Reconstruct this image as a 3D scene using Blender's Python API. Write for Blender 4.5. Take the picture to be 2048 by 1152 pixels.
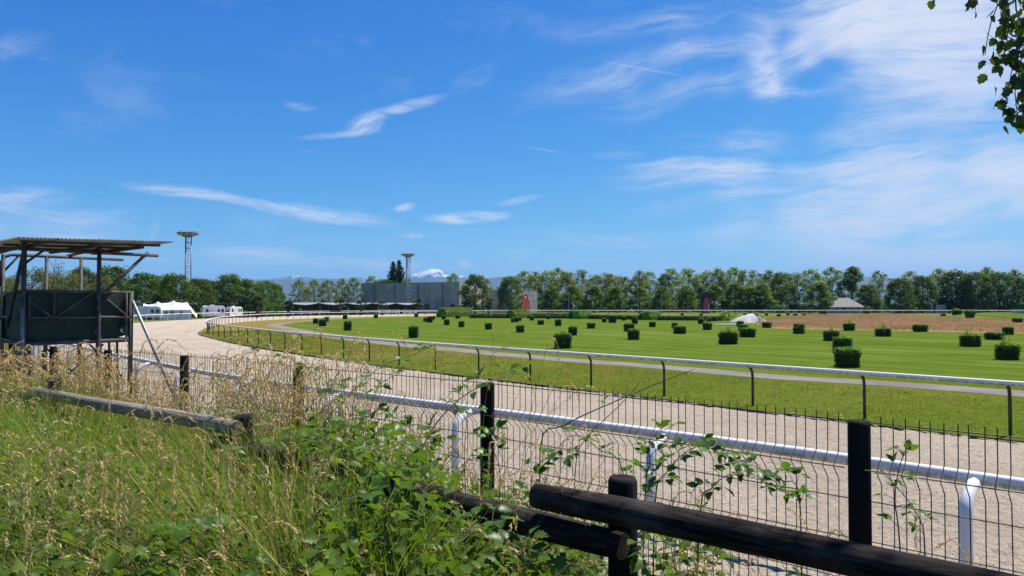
import bpy, math, random
from mathutils import Vector, Matrix, noise
R = math.radians
for o in list(bpy.data.objects): bpy.data.objects.remove(o)
SC = bpy.context.scene
COL = SC.collection

# ------------------------------------------------------------------ camera
H = 2.75
F = 1450.0
PITCH = math.atan(34 / F)
cam = bpy.data.cameras.new('camera')
cam.sensor_width = 36; cam.lens = F / 2048 * 36
cam.clip_start = 0.05; cam.clip_end = 60000
camo = bpy.data.objects.new('camera', cam); COL.objects.link(camo)
camo.location = (0, 0, H); camo.rotation_euler = (math.pi / 2 + PITCH, 0, 0)
SC.camera = camo

def ray(x, y):
    dx = (x - 1024) / F; dy = (576 - y) / F
    return Vector((dx, math.cos(PITCH) - dy * math.sin(PITCH), math.sin(PITCH) + dy * math.cos(PITCH)))
def at(x, y, z=0.0):                       # ground point seen at a pixel
    v = ray(x, y); t = (z - H) / v.z
    return Vector((v.x * t, v.y * t, z))
def atd(x, y, d):                          # point at forward distance d
    v = ray(x, y); t = d / v.y
    return Vector((v.x * t, d, H + v.z * t))

# ------------------------------------------------------------------ sun and sky
SUN_AZ, SUN_EL = R(56), R(61)
S = Vector((math.sin(SUN_AZ) * math.cos(SUN_EL), math.cos(SUN_AZ) * math.cos(SUN_EL), math.sin(SUN_EL)))
sl = bpy.data.lights.new('sun', 'SUN'); sl.energy = 5.0; sl.angle = R(0.53); sl.color = (1, 0.95, 0.87)
so = bpy.data.objects.new('sun', sl); COL.objects.link(so)
so.rotation_euler = (-S).to_track_quat('-Z', 'Y').to_euler(); so.location = (40, 30, 60)

SC.view_settings.view_transform = 'Standard'; SC.view_settings.look = 'None'
SC.view_settings.gamma = 1; SC.view_settings.use_curve_mapping = False
SC.view_settings.exposure = 0.68

W = bpy.data.worlds.new('World'); SC.world = W; W.use_nodes = True
class NT:
    def __init__(s, nt): s.nt = nt; nt.nodes.clear()
    def n(s, t, **kw):
        x = s.nt.nodes.new(t)
        ins = kw.pop('i', {})
        for k, v in kw.items(): setattr(x, k, v)
        for k, v in ins.items(): s.set(x, k, v)
        return x
    def set(s, x, k, v):
        sk = x.inputs[k]
        if isinstance(v, bpy.types.NodeSocket): s.nt.links.new(v, sk)
        elif isinstance(v, bpy.types.Node): s.nt.links.new(v.outputs[0], sk)
        else:
            if sk.type == 'RGBA' and len(v) == 3: v = (*v, 1)
            sk.default_value = v
    def m(s, op, a, b=0.0, c=0.0, clamp=False):
        x = s.n('ShaderNodeMath', operation=op, use_clamp=clamp)
        s.set(x, 0, a); s.set(x, 1, b); s.set(x, 2, c); return x.outputs[0]
    def vm(s, op, a, b=(0, 0, 0), out=0):
        x = s.n('ShaderNodeVectorMath', operation=op); s.set(x, 0, a)
        if op == 'SCALE': s.set(x, 'Scale', b)
        elif op not in ('LENGTH', 'NORMALIZE'): s.set(x, 1, b)
        return x.outputs['Value' if op in ('LENGTH', 'DOT_PRODUCT') else 'Vector']
    def mix(s, f, a, b, mode='MIX'):
        x = s.n('ShaderNodeMix', data_type='RGBA', blend_type=mode)
        s.set(x, 0, f); s.set(x, 6, a); s.set(x, 7, b); return x.outputs[2]
    def noise(s, vec, scale, detail=4, rough=0.55, dist=0.0):
        x = s.n('ShaderNodeTexNoise', i={'Scale': scale, 'Detail': detail, 'Roughness': rough, 'Distortion': dist})
        if vec is not None: s.set(x, 'Vector', vec)
        return x.outputs[0]
    def mr(s, v, a, b, c=0.0, d=1.0, smooth=True):
        x = s.n('ShaderNodeMapRange', interpolation_type='SMOOTHSTEP' if smooth else 'LINEAR')
        s.set(x, 0, v); s.set(x, 1, a); s.set(x, 2, b); s.set(x, 3, c); s.set(x, 4, d); return x.outputs[0]
    def map(s, vec, loc=(0, 0, 0), rot=(0, 0, 0), sca=(1, 1, 1), typ='POINT'):
        x = s.n('ShaderNodeMapping', vector_type=typ)
        s.set(x, 'Vector', vec); x.inputs['Location'].default_value = loc
        x.inputs['Rotation'].default_value = rot; x.inputs['Scale'].default_value = sca
        return x.outputs[0]

def build_world():
    t = NT(W.node_tree)
    sky = t.n('ShaderNodeTexSky', sky_type='NISHITA')
    sky.sun_disc = False; sky.sun_elevation = SUN_EL; sky.sun_rotation = SUN_AZ
    sky.air_density = 1.0; sky.dust_density = 0.3; sky.ozone_density = 3.0; sky.altitude = 300
    sc_ = t.n('ShaderNodeSeparateColor', i={0: sky})
    ch = [t.m('MULTIPLY', t.m('POWER', t.m('MULTIPLY', sc_.outputs[k], 0.1), SKY_POW[k]), SKY_GAIN[k] * 10) for k in range(3)]
    skyc = t.n('ShaderNodeCombineColor', i={0: ch[0], 1: ch[1], 2: ch[2]}).outputs[0]
    co = t.n('ShaderNodeTexCoord').outputs['Generated']
    sp = t.n('ShaderNodeSeparateXYZ', i={0: co})
    A = t.m('MULTIPLY', t.m('ARCTAN2', sp.outputs[0], sp.outputs[1]), 57.2958)
    E = t.m('MULTIPLY', t.m('ARCSINE', sp.outputs[2]), 57.2958)
    ae = t.n('ShaderNodeCombineXYZ', i={0: A, 1: E, 2: 0.0}).outputs[0]
    # streaky cirrus texture, on the sphere of directions
    warp = t.n('ShaderNodeTexNoise', i={'Vector': ae, 'Scale': 0.09, 'Detail': 3}).outputs['Color']
    w2 = t.vm('SCALE', t.vm('SUBTRACT', warp, (0.5, 0.5, 0.5)), 4.0)
    aw = t.vm('ADD', ae, w2)
    streak = t.noise(t.map(aw, rot=(0, 0, R(-12)), sca=(0.075, 0.42, 1)), 1.0, 6, 0.64)
    soft = t.noise(t.map(aw, rot=(0, 0, R(-20)), sca=(0.06, 0.16, 1)), 1.0, 4, 0.55)
    fib = t.noise(t.map(aw, rot=(0, 0, R(-28)), sca=(0.12, 1.1, 1)), 1.0, 6, 0.68)
    tex = t.mr(t.m('ADD', t.m('MULTIPLY', streak, 0.55), t.m('ADD', t.m('MULTIPLY', soft, 0.3), t.m('MULTIPLY', fib, 0.25))), 0.36, 0.70)
    # general thin cirrus everywhere
    base = t.m('MULTIPLY', t.mr(t.m('ADD', t.m('MULTIPLY', soft, 0.6), t.m('MULTIPLY', streak, 0.5)), 0.56, 0.86), 0.16)
    tot = base
    def dirae(x, y):
        v = ray(x, y).normalized()
        return math.degrees(math.atan2(v.x, v.y)), math.degrees(math.asin(v.z))
    for (x0, y0, x1, y1, wid, st, sharp) in CLOUDS:      # streak from one end to the other
        a0, e0 = dirae(x0, y0); a1, e1 = dirae(x1, y1)
        L = math.hypot(a1 - a0, e1 - e0) / 2
        ang = math.atan2(e1 - e0, a1 - a0)
        v = t.map(aw if not sharp else t.vm('ADD', ae, t.vm('SCALE', w2, 0.25)), loc=((a0 + a1) / 2, (e0 + e1) / 2, 0), rot=(0, 0, ang), sca=(L * 1.25, wid / F * 57.3, 1), typ='TEXTURE')
        msk = t.mr(t.vm('LENGTH', v), 0.0, 1.0, 1.0, 0.0)
        wdeg = wid / F * 57.3; asp = L * 1.25 / wdeg
        seed = len(t.nt.nodes) * 1.37
        if wid >= 20:
            fb = t.noise(t.map(v, loc=(seed, seed * 0.7, 0), sca=(min(asp, 7) * 0.30 + 0.5, 1.6 + wdeg * 0.9, 1)), 1.0, 5, 0.7)
        else: fb = fib
        tx = t.m('ADD', t.mr(fb, 0.34, 0.66), t.m('MULTIPLY', tex, 0.35))
        if wid < 4: tx = 1.0
        tot = t.m('ADD', tot, t.m('MULTIPLY', t.m('MULTIPLY', msk, tx), st))
    # many far thin layers close to the horizon all round
    hz = t.m('MULTIPLY', t.mr(E, 0.0, 9.0, 1.0, 0.0), t.mr(t.noise(t.map(ae, sca=(0.05, 0.8, 1)), 1.0, 6, 0.6), 0.45, 0.75))
    tot = t.m('ADD', tot, t.m('MULTIPLY', hz, 0.30))
    al = t.m('MULTIPLY', t.m('SUBTRACT', 1.0, t.m('POWER', 2.718, t.m('MULTIPLY', tot, -1.25))), 0.95)
    fin = t.mix(al, skyc, CLOUD_COL)
    bg = t.n('ShaderNodeBackground', i={0: fin, 1: SKY_STRENGTH})
    out = t.n('ShaderNodeOutputWorld', i={0: bg})
SKY_STRENGTH = 0.10
SKY_POW = (1.85, 1.22, 0.62)            # deepens the blue as the camera's processing does
SKY_GAIN = (0.70, 0.67, 0.68)
CLOUD_COL = (4.9, 5.2, 5.9)
CLOUDS = [  # x0,y0,x1,y1 (direction given as seen from here), half width px, strength, sharp
    (1465, 165, 1840, 20, 75, 1.6, 0), (1500, 60, 2200, 20, 110, 1.9, 0), (1470, 158, 1720, 185, 22, 0.8, 0), (1700, 150, 2400, 110, 80, 1.0, 0), (1500, 0, 2200, -60, 90, 1.2, 0), (1600, 110, 2100, 200, 60, 0.7, 0),
    (1230, 372, 1950, 285, 34, 1.0, 0), (1300, 420, 2200, 250, 40, 0.8, 0), (1420, 475, 2300, 340, 60, 1.6, 0), (1530, 430, 2500, 260, 60, 1.5, 0), (1500, 497, 2400, 480, 30, 1.2, 0), (1250, 345, 1730, 330, 26, 0.8, 0), (1550, 370, 2300, 320, 50, 0.8, 0), (1500, 520, 2400, 520, 26, 0.9, 0),
    (1400, 430, 2600, 330, 130, 0.35, 0), (1450, 80, 2600, 60, 170, 0.4, 0), (1650, 230, 2400, 180, 60, 0.6, 0), (1350, 300, 2000, 240, 40, 0.5, 0), (-100, 440, 300, 445, 30, 0.6, 0), (-100, 395, 280, 420, 26, 0.6, 0), (380, 512, 900, 530, 24, 0.6, 0), (-50, 90, 120, 80, 30, 0.2, 0), (1000, 470, 1500, 470, 26, 0.25, 0),
    (1000, 210, 1500, 60, 60, 0.32, 0), (1150, 240, 1700, 90, 40, 0.35, 0), (1200, 120, 1600, 60, 30, 0.3, 0),
    (690, 268, 770, 232, 26, 1.0, 1), (735, 235, 890, 192, 15, 0.9, 1), (590, 276, 760, 264, 10, 0.5, 1), (880, 190, 1010, 120, 34, 0.22, 0),
    (240, 368, 470, 392, 15, 1.0, 1), (360, 380, 640, 430, 14, 0.8, 1), (500, 408, 790, 446, 20, 1.0, 1), (850, 440, 1020, 430, 15, 1.6, 1), (870, 438, 940, 442, 12, 1.2, 1), (790, 420, 832, 412, 10, 0.8, 1),
    (990, 408, 1090, 392, 10, 0.4, 1), (-80, 385, 130, 370, 22, 0.6, 0), (400, 505, 620, 505, 18, 0.5, 1), (640, 520, 830, 535, 16, 0.6, 1),
    (912, 520, 946, 534, 9, 1.1, 1), (560, 210, 632, 222, 11, 0.3, 1), (1180, 312, 1300, 312, 12, 0.4, 1), (1250, 335, 1395, 318, 8, 0.35, 1),
    (795, 470, 870, 476, 7, 0.5, 1), (0, 470, 220, 466, 18, 0.5, 0), (1183, 114, 1396, 162, 1.8, 0.28, 1), (1045, 294, 1130, 309, 1.6, 0.4, 1), (590, 298, 640, 305, 1.5, 0.25, 1),
    (1000, 505, 1080, 496, 7, 0.35, 1), (1010, 520, 1060, 510, 6, 0.3, 1), (300, 440, 330, 440, 40, 0.2, 0), (1100, 70, 1500, 0, 40, 0.3, 0), (1250, 200, 1500, 130, 30, 0.3, 0),
]
build_world()
try:
    W.cycles.sampling_method = 'MANUAL'; W.cycles.sample_map_resolution = 256
except Exception:
    pass

# ------------------------------------------------------------------ helpers
def tag(o, label=None, cat=None, group=None, kind=None):
    if label: o['label'] = label
    if cat: o['category'] = cat
    if group: o['group'] = group
    if kind: o['kind'] = kind
    return o
def empty(name, loc=(0, 0, 0), rz=0.0, label=None, cat=None, group=None):
    o = bpy.data.objects.new(name, None); COL.objects.link(o)
    o.empty_display_size = 0.2
    o.location = loc; o.rotation_euler = (0, 0, rz)
    return tag(o, label, cat, group)
def link(name, me, parent=None, loc=None, rot=None, sca=None):
    o = bpy.data.objects.new(name, me); COL.objects.link(o)
    if parent: o.parent = parent
    if loc is not None: o.location = loc
    if rot is not None: o.rotation_euler = rot
    if sca is not None: o.scale = sca
    return o
class MB:
    def __init__(s): s.v = []; s.f = []; s.uv = None
    def quad(s, a, b, c, d):
        i = len(s.v); s.v += [a, b, c, d]; s.f.append((i, i + 1, i + 2, i + 3))
    def tri(s, a, b, c):
        i = len(s.v); s.v += [a, b, c]; s.f.append((i, i + 1, i + 2))
    def box(s, x0, x1, y0, y1, z0, z1, M=None):
        i = len(s.v)
        p = [Vector(q) for q in ((x0, y0, z0), (x1, y0, z0), (x1, y1, z0), (x0, y1, z0), (x0, y0, z1), (x1, y0, z1), (x1, y1, z1), (x0, y1, z1))]
        if M: p = [M @ q for q in p]
        s.v += p
        s.f += [tuple(i + k for k in q) for q in ((3, 2, 1, 0), (4, 5, 6, 7), (0, 1, 5, 4), (1, 2, 6, 5), (2, 3, 7, 6), (3, 0, 4, 7))]
        return s
    def tube(s, pts, r, n=8, cap=True, sq=1.0, up=None):
        pts = [Vector(p) for p in pts]
        rs = r if isinstance(r, (list, tuple)) else [r] * len(pts)
        i0 = len(s.v); pu = None
        for k, p in enumerate(pts):
            d = (pts[min(k + 1, len(pts) - 1)] - pts[max(k - 1, 0)])
            d = d.normalized() if d.length > 1e-9 else Vector((0, 0, 1))
            if up is not None: a = d.cross(Vector(up))
            elif pu is None:
                a = d.cross(Vector((0, 0, 1)))
                if a.length < 0.1: a = d.cross(Vector((1, 0, 0)))
            else:
                a = pu - d * pu.dot(d)
            a.normalize(); pu = a; b = a.cross(d)
            for j in range(n):
                t = 2 * math.pi * j / n
                s.v.append(p + (a * math.cos(t) * sq + b * math.sin(t)) * rs[k])
        for k in range(len(pts) - 1):
            for j in range(n):
                q = i0 + k * n
                s.f.append((q + j, q + (j + 1) % n, q + n + (j + 1) % n, q + n + j))
        if cap:
            s.f.append(tuple(i0 + j for j in range(n))[::-1])
            s.f.append(tuple(i0 + (len(pts) - 1) * n + j for j in range(n)))
        return s
    def prism(s, poly, axis_pts):            # extrude polygon verts (list of Vector) by offset vector
        n = len(poly); i = len(s.v)
        s.v += [Vector(p) for p in poly] + [Vector(p) + Vector(axis_pts) for p in poly]
        s.f.append(tuple(range(i, i + n))[::-1]); s.f.append(tuple(range(i + n, i + 2 * n)))
        for k in range(n): s.f.append((i + k, i + (k + 1) % n, i + n + (k + 1) % n, i + n + k))
        return s
    def lathe(s, prof, n=16, c=(0, 0, 0)):
        i = len(s.v)
        for r, z in prof:
            for j in range(n):
                t = 2 * math.pi * j / n; s.v.append(Vector((c[0] + r * math.cos(t), c[1] + r * math.sin(t), c[2] + z)))
        for k in range(len(prof) - 1):
            for j in range(n): s.f.append((i + k * n + j, i + k * n + (j + 1) % n, i + (k + 1) * n + (j + 1) % n, i + (k + 1) * n + j))
        return s
    def mesh(s, name, mat, smooth=False):
        me = bpy.data.meshes.new(name); me.from_pydata([tuple(p) for p in s.v], [], s.f)
        mats = mat if isinstance(mat, (list, tuple)) else [mat]
        for m_ in mats: me.materials.append(m_)
        if smooth: me.polygons.foreach_set('use_smooth', [True] * len(me.polygons))
        me.update(); return me
    def build(s, name, mat, parent=None, smooth=False, **kw):
        return link(name, s.mesh(name, mat, smooth), parent, **kw)

def copy_tree(o, parent=None):
    c = o.copy(); COL.objects.link(c)
    if parent: c.parent = parent
    for ch in o.children: copy_tree(ch, c)
    return c
def catmull(P, step=1.0, stepf=None):
    P = [Vector(p) for p in P]; Q = [P[0] * 2 - P[1]] + P + [P[-1] * 2 - P[-2]]
    fine = []
    for i in range(1, len(Q) - 2):
        a, b, c, d = Q[i - 1:i + 3]
        n = max(4, int((c - b).length / 0.25))
        for k in range(n):
            t = k / n
            fine.append(0.5 * ((2 * b) + (c - a) * t + (2 * a - 5 * b + 4 * c - d) * t * t + (3 * b - a - 3 * c + d) * t ** 3))
    fine.append(P[-1])
    out = [fine[0]]; acc = 0
    for k in range(1, len(fine)):
        acc += (fine[k] - fine[k - 1]).length
        if acc >= (stepf(fine[k]) if stepf else step): out.append(fine[k]); acc = 0
    return out
def normals2(P):
    N = []
    for k in range(len(P)):
        d = P[min(k + 1, len(P) - 1)] - P[max(k - 1, 0)]
        N.append(Vector((-d.y, d.x, 0)).normalized())
    return N
ORD = ['first', 'second', 'third', 'fourth', 'fifth', 'sixth', 'seventh', 'eighth', 'ninth', 'tenth', 'eleventh', 'twelfth', 'thirteenth', 'fourteenth', 'fifteenth', 'sixteenth', 'seventeenth', 'eighteenth', 'nineteenth', 'twentieth', 'twenty-first', 'twenty-second', 'twenty-third', 'twenty-fourth', 'twenty-fifth']

# ------------------------------------------------------------------ materials
def newmat(name):
    m = bpy.data.materials.new(name); m.use_nodes = True
    return m, NT(m.node_tree)
def finish(t, bsdf, disp=None):
    t.n('ShaderNodeOutputMaterial', i={0: bsdf})
def pos(t): return t.n('ShaderNodeNewGeometry').outputs['Position']
def objco(t): return t.n('ShaderNodeTexCoord').outputs['Object']
def bump(t, h, strength, dist):
    return t.n('ShaderNodeBump', i={'Height': h, 'Strength': strength, 'Distance': dist}).outputs[0]
def simple(name, c1, c2=None, rough=0.6, scale=3.0, metal=0.0, stretch=(1, 1, 1), bstr=0.0, bdist=0.01, world=False, spec=0.5, lo=0.35, hi=0.68):
    m, t = newmat(name)
    v = pos(t) if world else objco(t)
    v = t.map(v, sca=stretch)
    n = t.noise(v, scale, 6, 0.62)
    col = t.mix(t.mr(n, lo, hi), c1, c2 or tuple(min(1, c * 0.75) for c in c1))
    b = t.n('ShaderNodeBsdfPrincipled', i={'Base Color': col, 'Roughness': rough, 'Metallic': metal, 'Specular IOR Level': spec})
    if bstr: t.set(b, 'Normal', bump(t, t.noise(v, scale * 3, 6, 0.65), bstr, bdist))
    finish(t, b); return m
def leafmat(name, c1, c2, c3=None, trans=0.35, rough=0.5, tcol=None, clump=0.5, spec=0.15, island=True):
    m, t = newmat(name)
    g = t.n('ShaderNodeNewGeometry')
    ob = t.n('ShaderNodeObjectInfo').outputs['Random']
    rnd = g.outputs['Random Per Island'] if island else ob
    col = t.mix(rnd, c1, c2)
    n = t.noise(g.outputs['Position'], clump, 3, 0.5)
    col = t.mix(t.mr(n, 0.35, 0.7), col, c3 or c2)
    hs = t.n('ShaderNodeHueSaturation', i={'Value': t.m('ADD', t.m('MULTIPLY', ob, 0.35), 0.82), 'Hue': t.m('ADD', t.m('MULTIPLY', ob, 0.03), 0.485), 'Color': col}).outputs[0]
    b = t.n('ShaderNodeBsdfPrincipled', i={'Base Color': hs, 'Roughness': rough, 'Specular IOR Level': spec})
    tc = t.mix(1.0, hs, tcol or (1.5, 1.5, 0.6), 'MULTIPLY')
    tr = t.n('ShaderNodeBsdfTranslucent', i={0: tc})
    mx = t.n('ShaderNodeMixShader', i={0: trans, 1: b, 2: tr})
    finish(t, mx.outputs[0]); return m

M = {}
# sand
m, t = newmat('sand'); v = pos(t)
n1 = t.noise(v, 0.25, 4); n2 = t.noise(v, 14, 6, 0.7); n3 = t.noise(v, 55, 3, 0.6)
c = t.mix(t.mr(n1, 0.3, 0.7), (0.54, 0.455, 0.35), (0.47, 0.39, 0.30))
c = t.mix(t.m('MULTIPLY', t.mr(n2, 0.44, 0.70), 0.6), c, (0.26, 0.20, 0.145))
c = t.mix(t.m('MULTIPLY', t.mr(n3, 0.55, 0.8), 0.35), c, (0.56, 0.49, 0.41))
ac = t.n('ShaderNodeAttribute', attribute_name='across').outputs['Fac']; ag = t.n('ShaderNodeAttribute', attribute_name='along').outputs['Fac']
tv_ = t.n('ShaderNodeCombineXYZ', i={0: t.m('MULTIPLY', ac, 1.6), 1: t.m('MULTIPLY', ag, 0.05), 2: 0.0}).outputs[0]
c = t.mix(t.m('MULTIPLY', t.mr(t.noise(tv_, 1.0, 5, 0.7), 0.45, 0.7), 0.45), c, (0.31, 0.255, 0.195))
c = t.mix(t.m('MULTIPLY', t.mr(t.noise(v, 0.55, 6, 0.7), 0.52, 0.7), 0.30), c, (0.29, 0.235, 0.18))
b = t.n('ShaderNodeBsdfPrincipled', i={'Base Color': c, 'Roughness': 0.95, 'Specular IOR Level': 0.0})
hh = t.m('ADD', t.m('MULTIPLY', t.noise(v, 9, 5, 0.7), 1.0), t.m('MULTIPLY', n3, 0.3))
t.set(b, 'Normal', bump(t, hh, 1.0, 0.13)); finish(t, b); M['sand'] = m
# path
m, t = newmat('gravel_path'); v = pos(t)
c = t.mix(t.mr(t.noise(v, 0.5, 4), 0.3, 0.7), (0.22, 0.20, 0.175), (0.15, 0.138, 0.12))
c = t.mix(t.m('MULTIPLY', t.mr(t.noise(v, 22, 5, 0.7), 0.45, 0.7), 0.6), c, (0.33, 0.305, 0.265))
b = t.n('ShaderNodeBsdfPrincipled', i={'Base Color': c, 'Roughness': 0.95, 'Specular IOR Level': 0.0})
t.set(b, 'Normal', bump(t, t.noise(v, 25, 5, 0.7), 0.8, 0.04)); finish(t, b); M['path'] = m
# verge: dry at the edges, greener in the middle patches
m, t = newmat('verge_grass'); v = pos(t)
n1 = t.noise(v, 0.10, 5, 0.6); n2 = t.noise(v, 7, 5, 0.7); n3 = t.noise(v, 1.3, 5, 0.65)
yy = t.n('ShaderNodeSeparateXYZ', i={0: v}).outputs[1]
dry = t.m('ADD', t.mr(yy, 25, 62, -0.02, 0.42), t.m('ADD', t.m('MULTIPLY', n1, 0.45), t.m('MULTIPLY', n3, 0.45)))
c = t.mix(t.mr(dry, 0.34, 0.72), (0.075, 0.115, 0.011), (0.20, 0.145, 0.045))
c = t.mix(t.m('MULTIPLY', t.mr(n2, 0.42, 0.66), 0.6), c, (0.165, 0.195, 0.035))
c = t.mix(t.m('MULTIPLY', t.mr(t.noise(v, 2.6, 6, 0.75), 0.5, 0.68), 0.3), c, (0.24, 0.18, 0.075))
b = t.n('ShaderNodeBsdfPrincipled', i={'Base Color': c, 'Roughness': 0.9, 'Specular IOR Level': 0.0})
t.set(b, 'Normal', bump(t, t.noise(v, 18, 5, 0.7), 1.0, 0.06)); finish(t, b); M['verge'] = m
# mown turf with stripes that run along the course
m, t = newmat('mown_turf'); v = pos(t)
C0 = Vector((-2, 118, 0)); MD = Vector((0.62, -0.785, 0)).normalized()
wv = t.vm('ADD', v, t.vm('SCALE', t.vm('SUBTRACT', t.n('ShaderNodeTexNoise', i={'Vector': v, 'Scale': 0.07, 'Detail': 4}).outputs['Color'], (0.5, 0.5, 0.5)), 4.0))
rel = t.vm('MULTIPLY', t.vm('SUBTRACT', wv, tuple(C0)), (1, 1, 0))
al = t.m('MAXIMUM', t.vm('DOT_PRODUCT', rel, tuple(MD)), 0.0)
q = t.vm('SUBTRACT', rel, t.vm('SCALE', tuple(MD), al))
dist = t.vm('LENGTH', q)
s1 = t.m('SINE', t.m('MULTIPLY', dist, 2 * math.pi / 4.6)); s2 = t.m('SINE', t.m('MULTIPLY', dist, 2 * math.pi / 1.55))
dv = t.n('ShaderNodeCombineXYZ', i={0: dist, 1: t.m('MULTIPLY', al, 0.06), 2: 0.0}).outputs[0]
ln = t.noise(dv, 0.55, 5, 0.7)
st = t.m('ADD', t.m('MULTIPLY', s1, 0.05), t.m('ADD', t.m('MULTIPLY', s2, 0.02), ln))
st = t.m('ADD', st, t.m('MULTIPLY', t.m('SUBTRACT', t.noise(v, 0.3, 6, 0.65), 0.5), 0.55))
c = t.mix(t.mr(st, 0.34, 0.66), (0.055, 0.092, 0.009), (0.105, 0.142, 0.024))
c = t.mix(t.m('MULTIPLY', t.mr(ln, 0.55, 0.66), 0.8), c, (0.18, 0.21, 0.07))
c = t.mix(t.m('MULTIPLY', t.mr(t.noise(v, 0.16, 7, 0.72), 0.52, 0.72), 0.55), c, (0.13, 0.125, 0.035))
c = t.mix(t.m('MULTIPLY', t.mr(t.noise(v, 4, 7, 0.8), 0.42, 0.64), 0.75), c, (0.095, 0.145, 0.016))
b = t.n('ShaderNodeBsdfPrincipled', i={'Base Color': c, 'Roughness': 0.85, 'Specular IOR Level': 0.0})
t.set(b, 'Normal', bump(t, t.noise(v, 12, 5, 0.7), 0.6, 0.04)); finish(t, b); M['turf'] = m
M['ground'] = simple('field_grass', (0.08, 0.12, 0.02), (0.14, 0.14, 0.04), 0.95, 0.05, world=True, spec=0.0)
M['bank'] = simple('bank_soil_grass', (0.05, 0.06, 0.018), (0.09, 0.075, 0.035), 0.95, 4, bstr=0.8, bdist=0.04, world=True, spec=0.0)
M['meadow'] = simple('meadow_floor', (0.35, 0.23, 0.135), (0.28, 0.22, 0.10), 0.95, 0.35, world=True, bstr=1.0, bdist=0.15, spec=0.0)
M['white_rail'] = simple('white_rail_paint', (0.74, 0.73, 0.70), (0.55, 0.55, 0.50), 0.65, 2.5, stretch=(1, 1, 1), world=True, lo=0.5, hi=0.8)
# weathered rail: algae on the low side (real growth on the damp side)
m, t = newmat('weathered_rail'); v = pos(t)
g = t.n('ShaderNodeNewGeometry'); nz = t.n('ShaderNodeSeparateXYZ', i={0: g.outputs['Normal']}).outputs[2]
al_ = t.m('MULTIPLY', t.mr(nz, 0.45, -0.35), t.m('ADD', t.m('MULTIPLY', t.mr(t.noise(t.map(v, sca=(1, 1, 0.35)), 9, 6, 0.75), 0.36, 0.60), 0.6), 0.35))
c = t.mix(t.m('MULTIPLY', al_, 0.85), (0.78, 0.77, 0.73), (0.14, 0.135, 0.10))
b = t.n('ShaderNodeBsdfPrincipled', i={'Base Color': c, 'Roughness': 0.6, 'Specular IOR Level': 0.2}); finish(t, b); M['weathered'] = m
M['dark_post'] = simple('dark_green_post', (0.012, 0.02, 0.014), (0.03, 0.035, 0.025), 0.5, 8)
M['black_wood'] = simple('black_stained_wood', (0.009, 0.007, 0.006), (0.024, 0.02, 0.018), 0.85, 6, spec=0.1, stretch=(1, 1, 0.15), bstr=0.7, bdist=0.01)
def logmat(name, c1, c2, c3):
    m, t = newmat(name); v = objco(t)
    grain = t.noise(t.map(v, sca=(0.9, 9, 9)), 6, 7, 0.72)
    crack = t.noise(t.map(v, sca=(0.5, 14, 14)), 3.5, 4, 0.55, 0.4)
    patch = t.noise(v, 3.2, 6, 0.7)
    c = t.mix(t.mr(grain, 0.4, 0.68), c1, c2)
    c = t.mix(t.m('MULTIPLY', t.mr(patch, 0.5, 0.68), 0.7), c, c3)
    cr = t.mr(crack, 0.60, 0.66)
    c = t.mix(t.m('MULTIPLY', cr, 0.9), c, (0.004, 0.0035, 0.003))
    b = t.n('ShaderNodeBsdfPrincipled', i={'Base Color': c, 'Roughness': 0.88, 'Specular IOR Level': 0.12})
    t.set(b, 'Normal', bump(t, t.m('SUBTRACT', t.m('MULTIPLY', grain, 0.6), cr), 1.0, 0.012)); finish(t, b); return m
M['log_dark'] = logmat('dark_stained_log', (0.010, 0.008, 0.007), (0.045, 0.036, 0.030), (0.075, 0.062, 0.052))
M['log_grey'] = logmat('weathered_bounce_lit_log', (0.20, 0.165, 0.13), (0.36, 0.30, 0.24), (0.14, 0.11, 0.085))  # weathered grey, made paler: light bounced off the grass is put into the colour
M['wire'] = simple('dark_wire', (0.03, 0.02, 0.015), (0.07, 0.035, 0.02), 0.55, 20)
M['steel'] = simple('old_steel_tube', (0.050, 0.047, 0.048), (0.105, 0.095, 0.092), 0.65, 6, metal=0.1, spec=0.25, bstr=0.2, bdist=0.003)
M['steel_light'] = simple('galvanised_tube', (0.34, 0.32, 0.30), (0.22, 0.20, 0.19), 0.5, 6, metal=0.4)
M['tarp'] = simple('dark_green_tarp', (0.007, 0.022, 0.015), (0.012, 0.034, 0.022), 0.8, 2.5, bstr=0.5, bdist=0.05)
M['net_green'] = simple('green_net', (0.03, 0.12, 0.07), (0.02, 0.07, 0.045), 0.7, 3)
M['roof_sheet'] = simple('weathered_roof_sheet', (0.42, 0.39, 0.35), (0.30, 0.27, 0.24), 0.8, 3, bstr=0.1)
M['wood_old'] = simple('old_grey_wood', (0.075, 0.066, 0.060), (0.045, 0.04, 0.037), 0.85, 8, stretch=(1, 1, 0.2), bstr=0.4)
M['concrete'] = simple('raw_concrete', (0.40, 0.375, 0.34), (0.29, 0.27, 0.245), 0.9, 0.5, stretch=(1, 1, 0.35), bstr=0.2, bdist=0.03)
M['concrete_dark'] = simple('concrete_joint', (0.12, 0.115, 0.11), (0.09, 0.085, 0.08), 0.9, 1)
M['pipe'] = simple('grey_downpipe', (0.12, 0.12, 0.13), (0.09, 0.09, 0.10), 0.6, 2)
M['red'] = simple('brick_red_paint', (0.52, 0.075, 0.055), (0.42, 0.06, 0.05), 0.6, 1.5)
M['white'] = simple('white_panel', (0.78, 0.78, 0.76), (0.68, 0.68, 0.66), 0.4, 2)
M['canvas'] = simple('white_canvas', (0.72, 0.71, 0.68), (0.60, 0.59, 0.57), 0.8, 1.2, bstr=0.3, bdist=0.05)
M['glass_dark'] = simple('dark_glass', (0.05, 0.065, 0.08), (0.03, 0.04, 0.05), 0.12, 2, spec=0.8)
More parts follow.
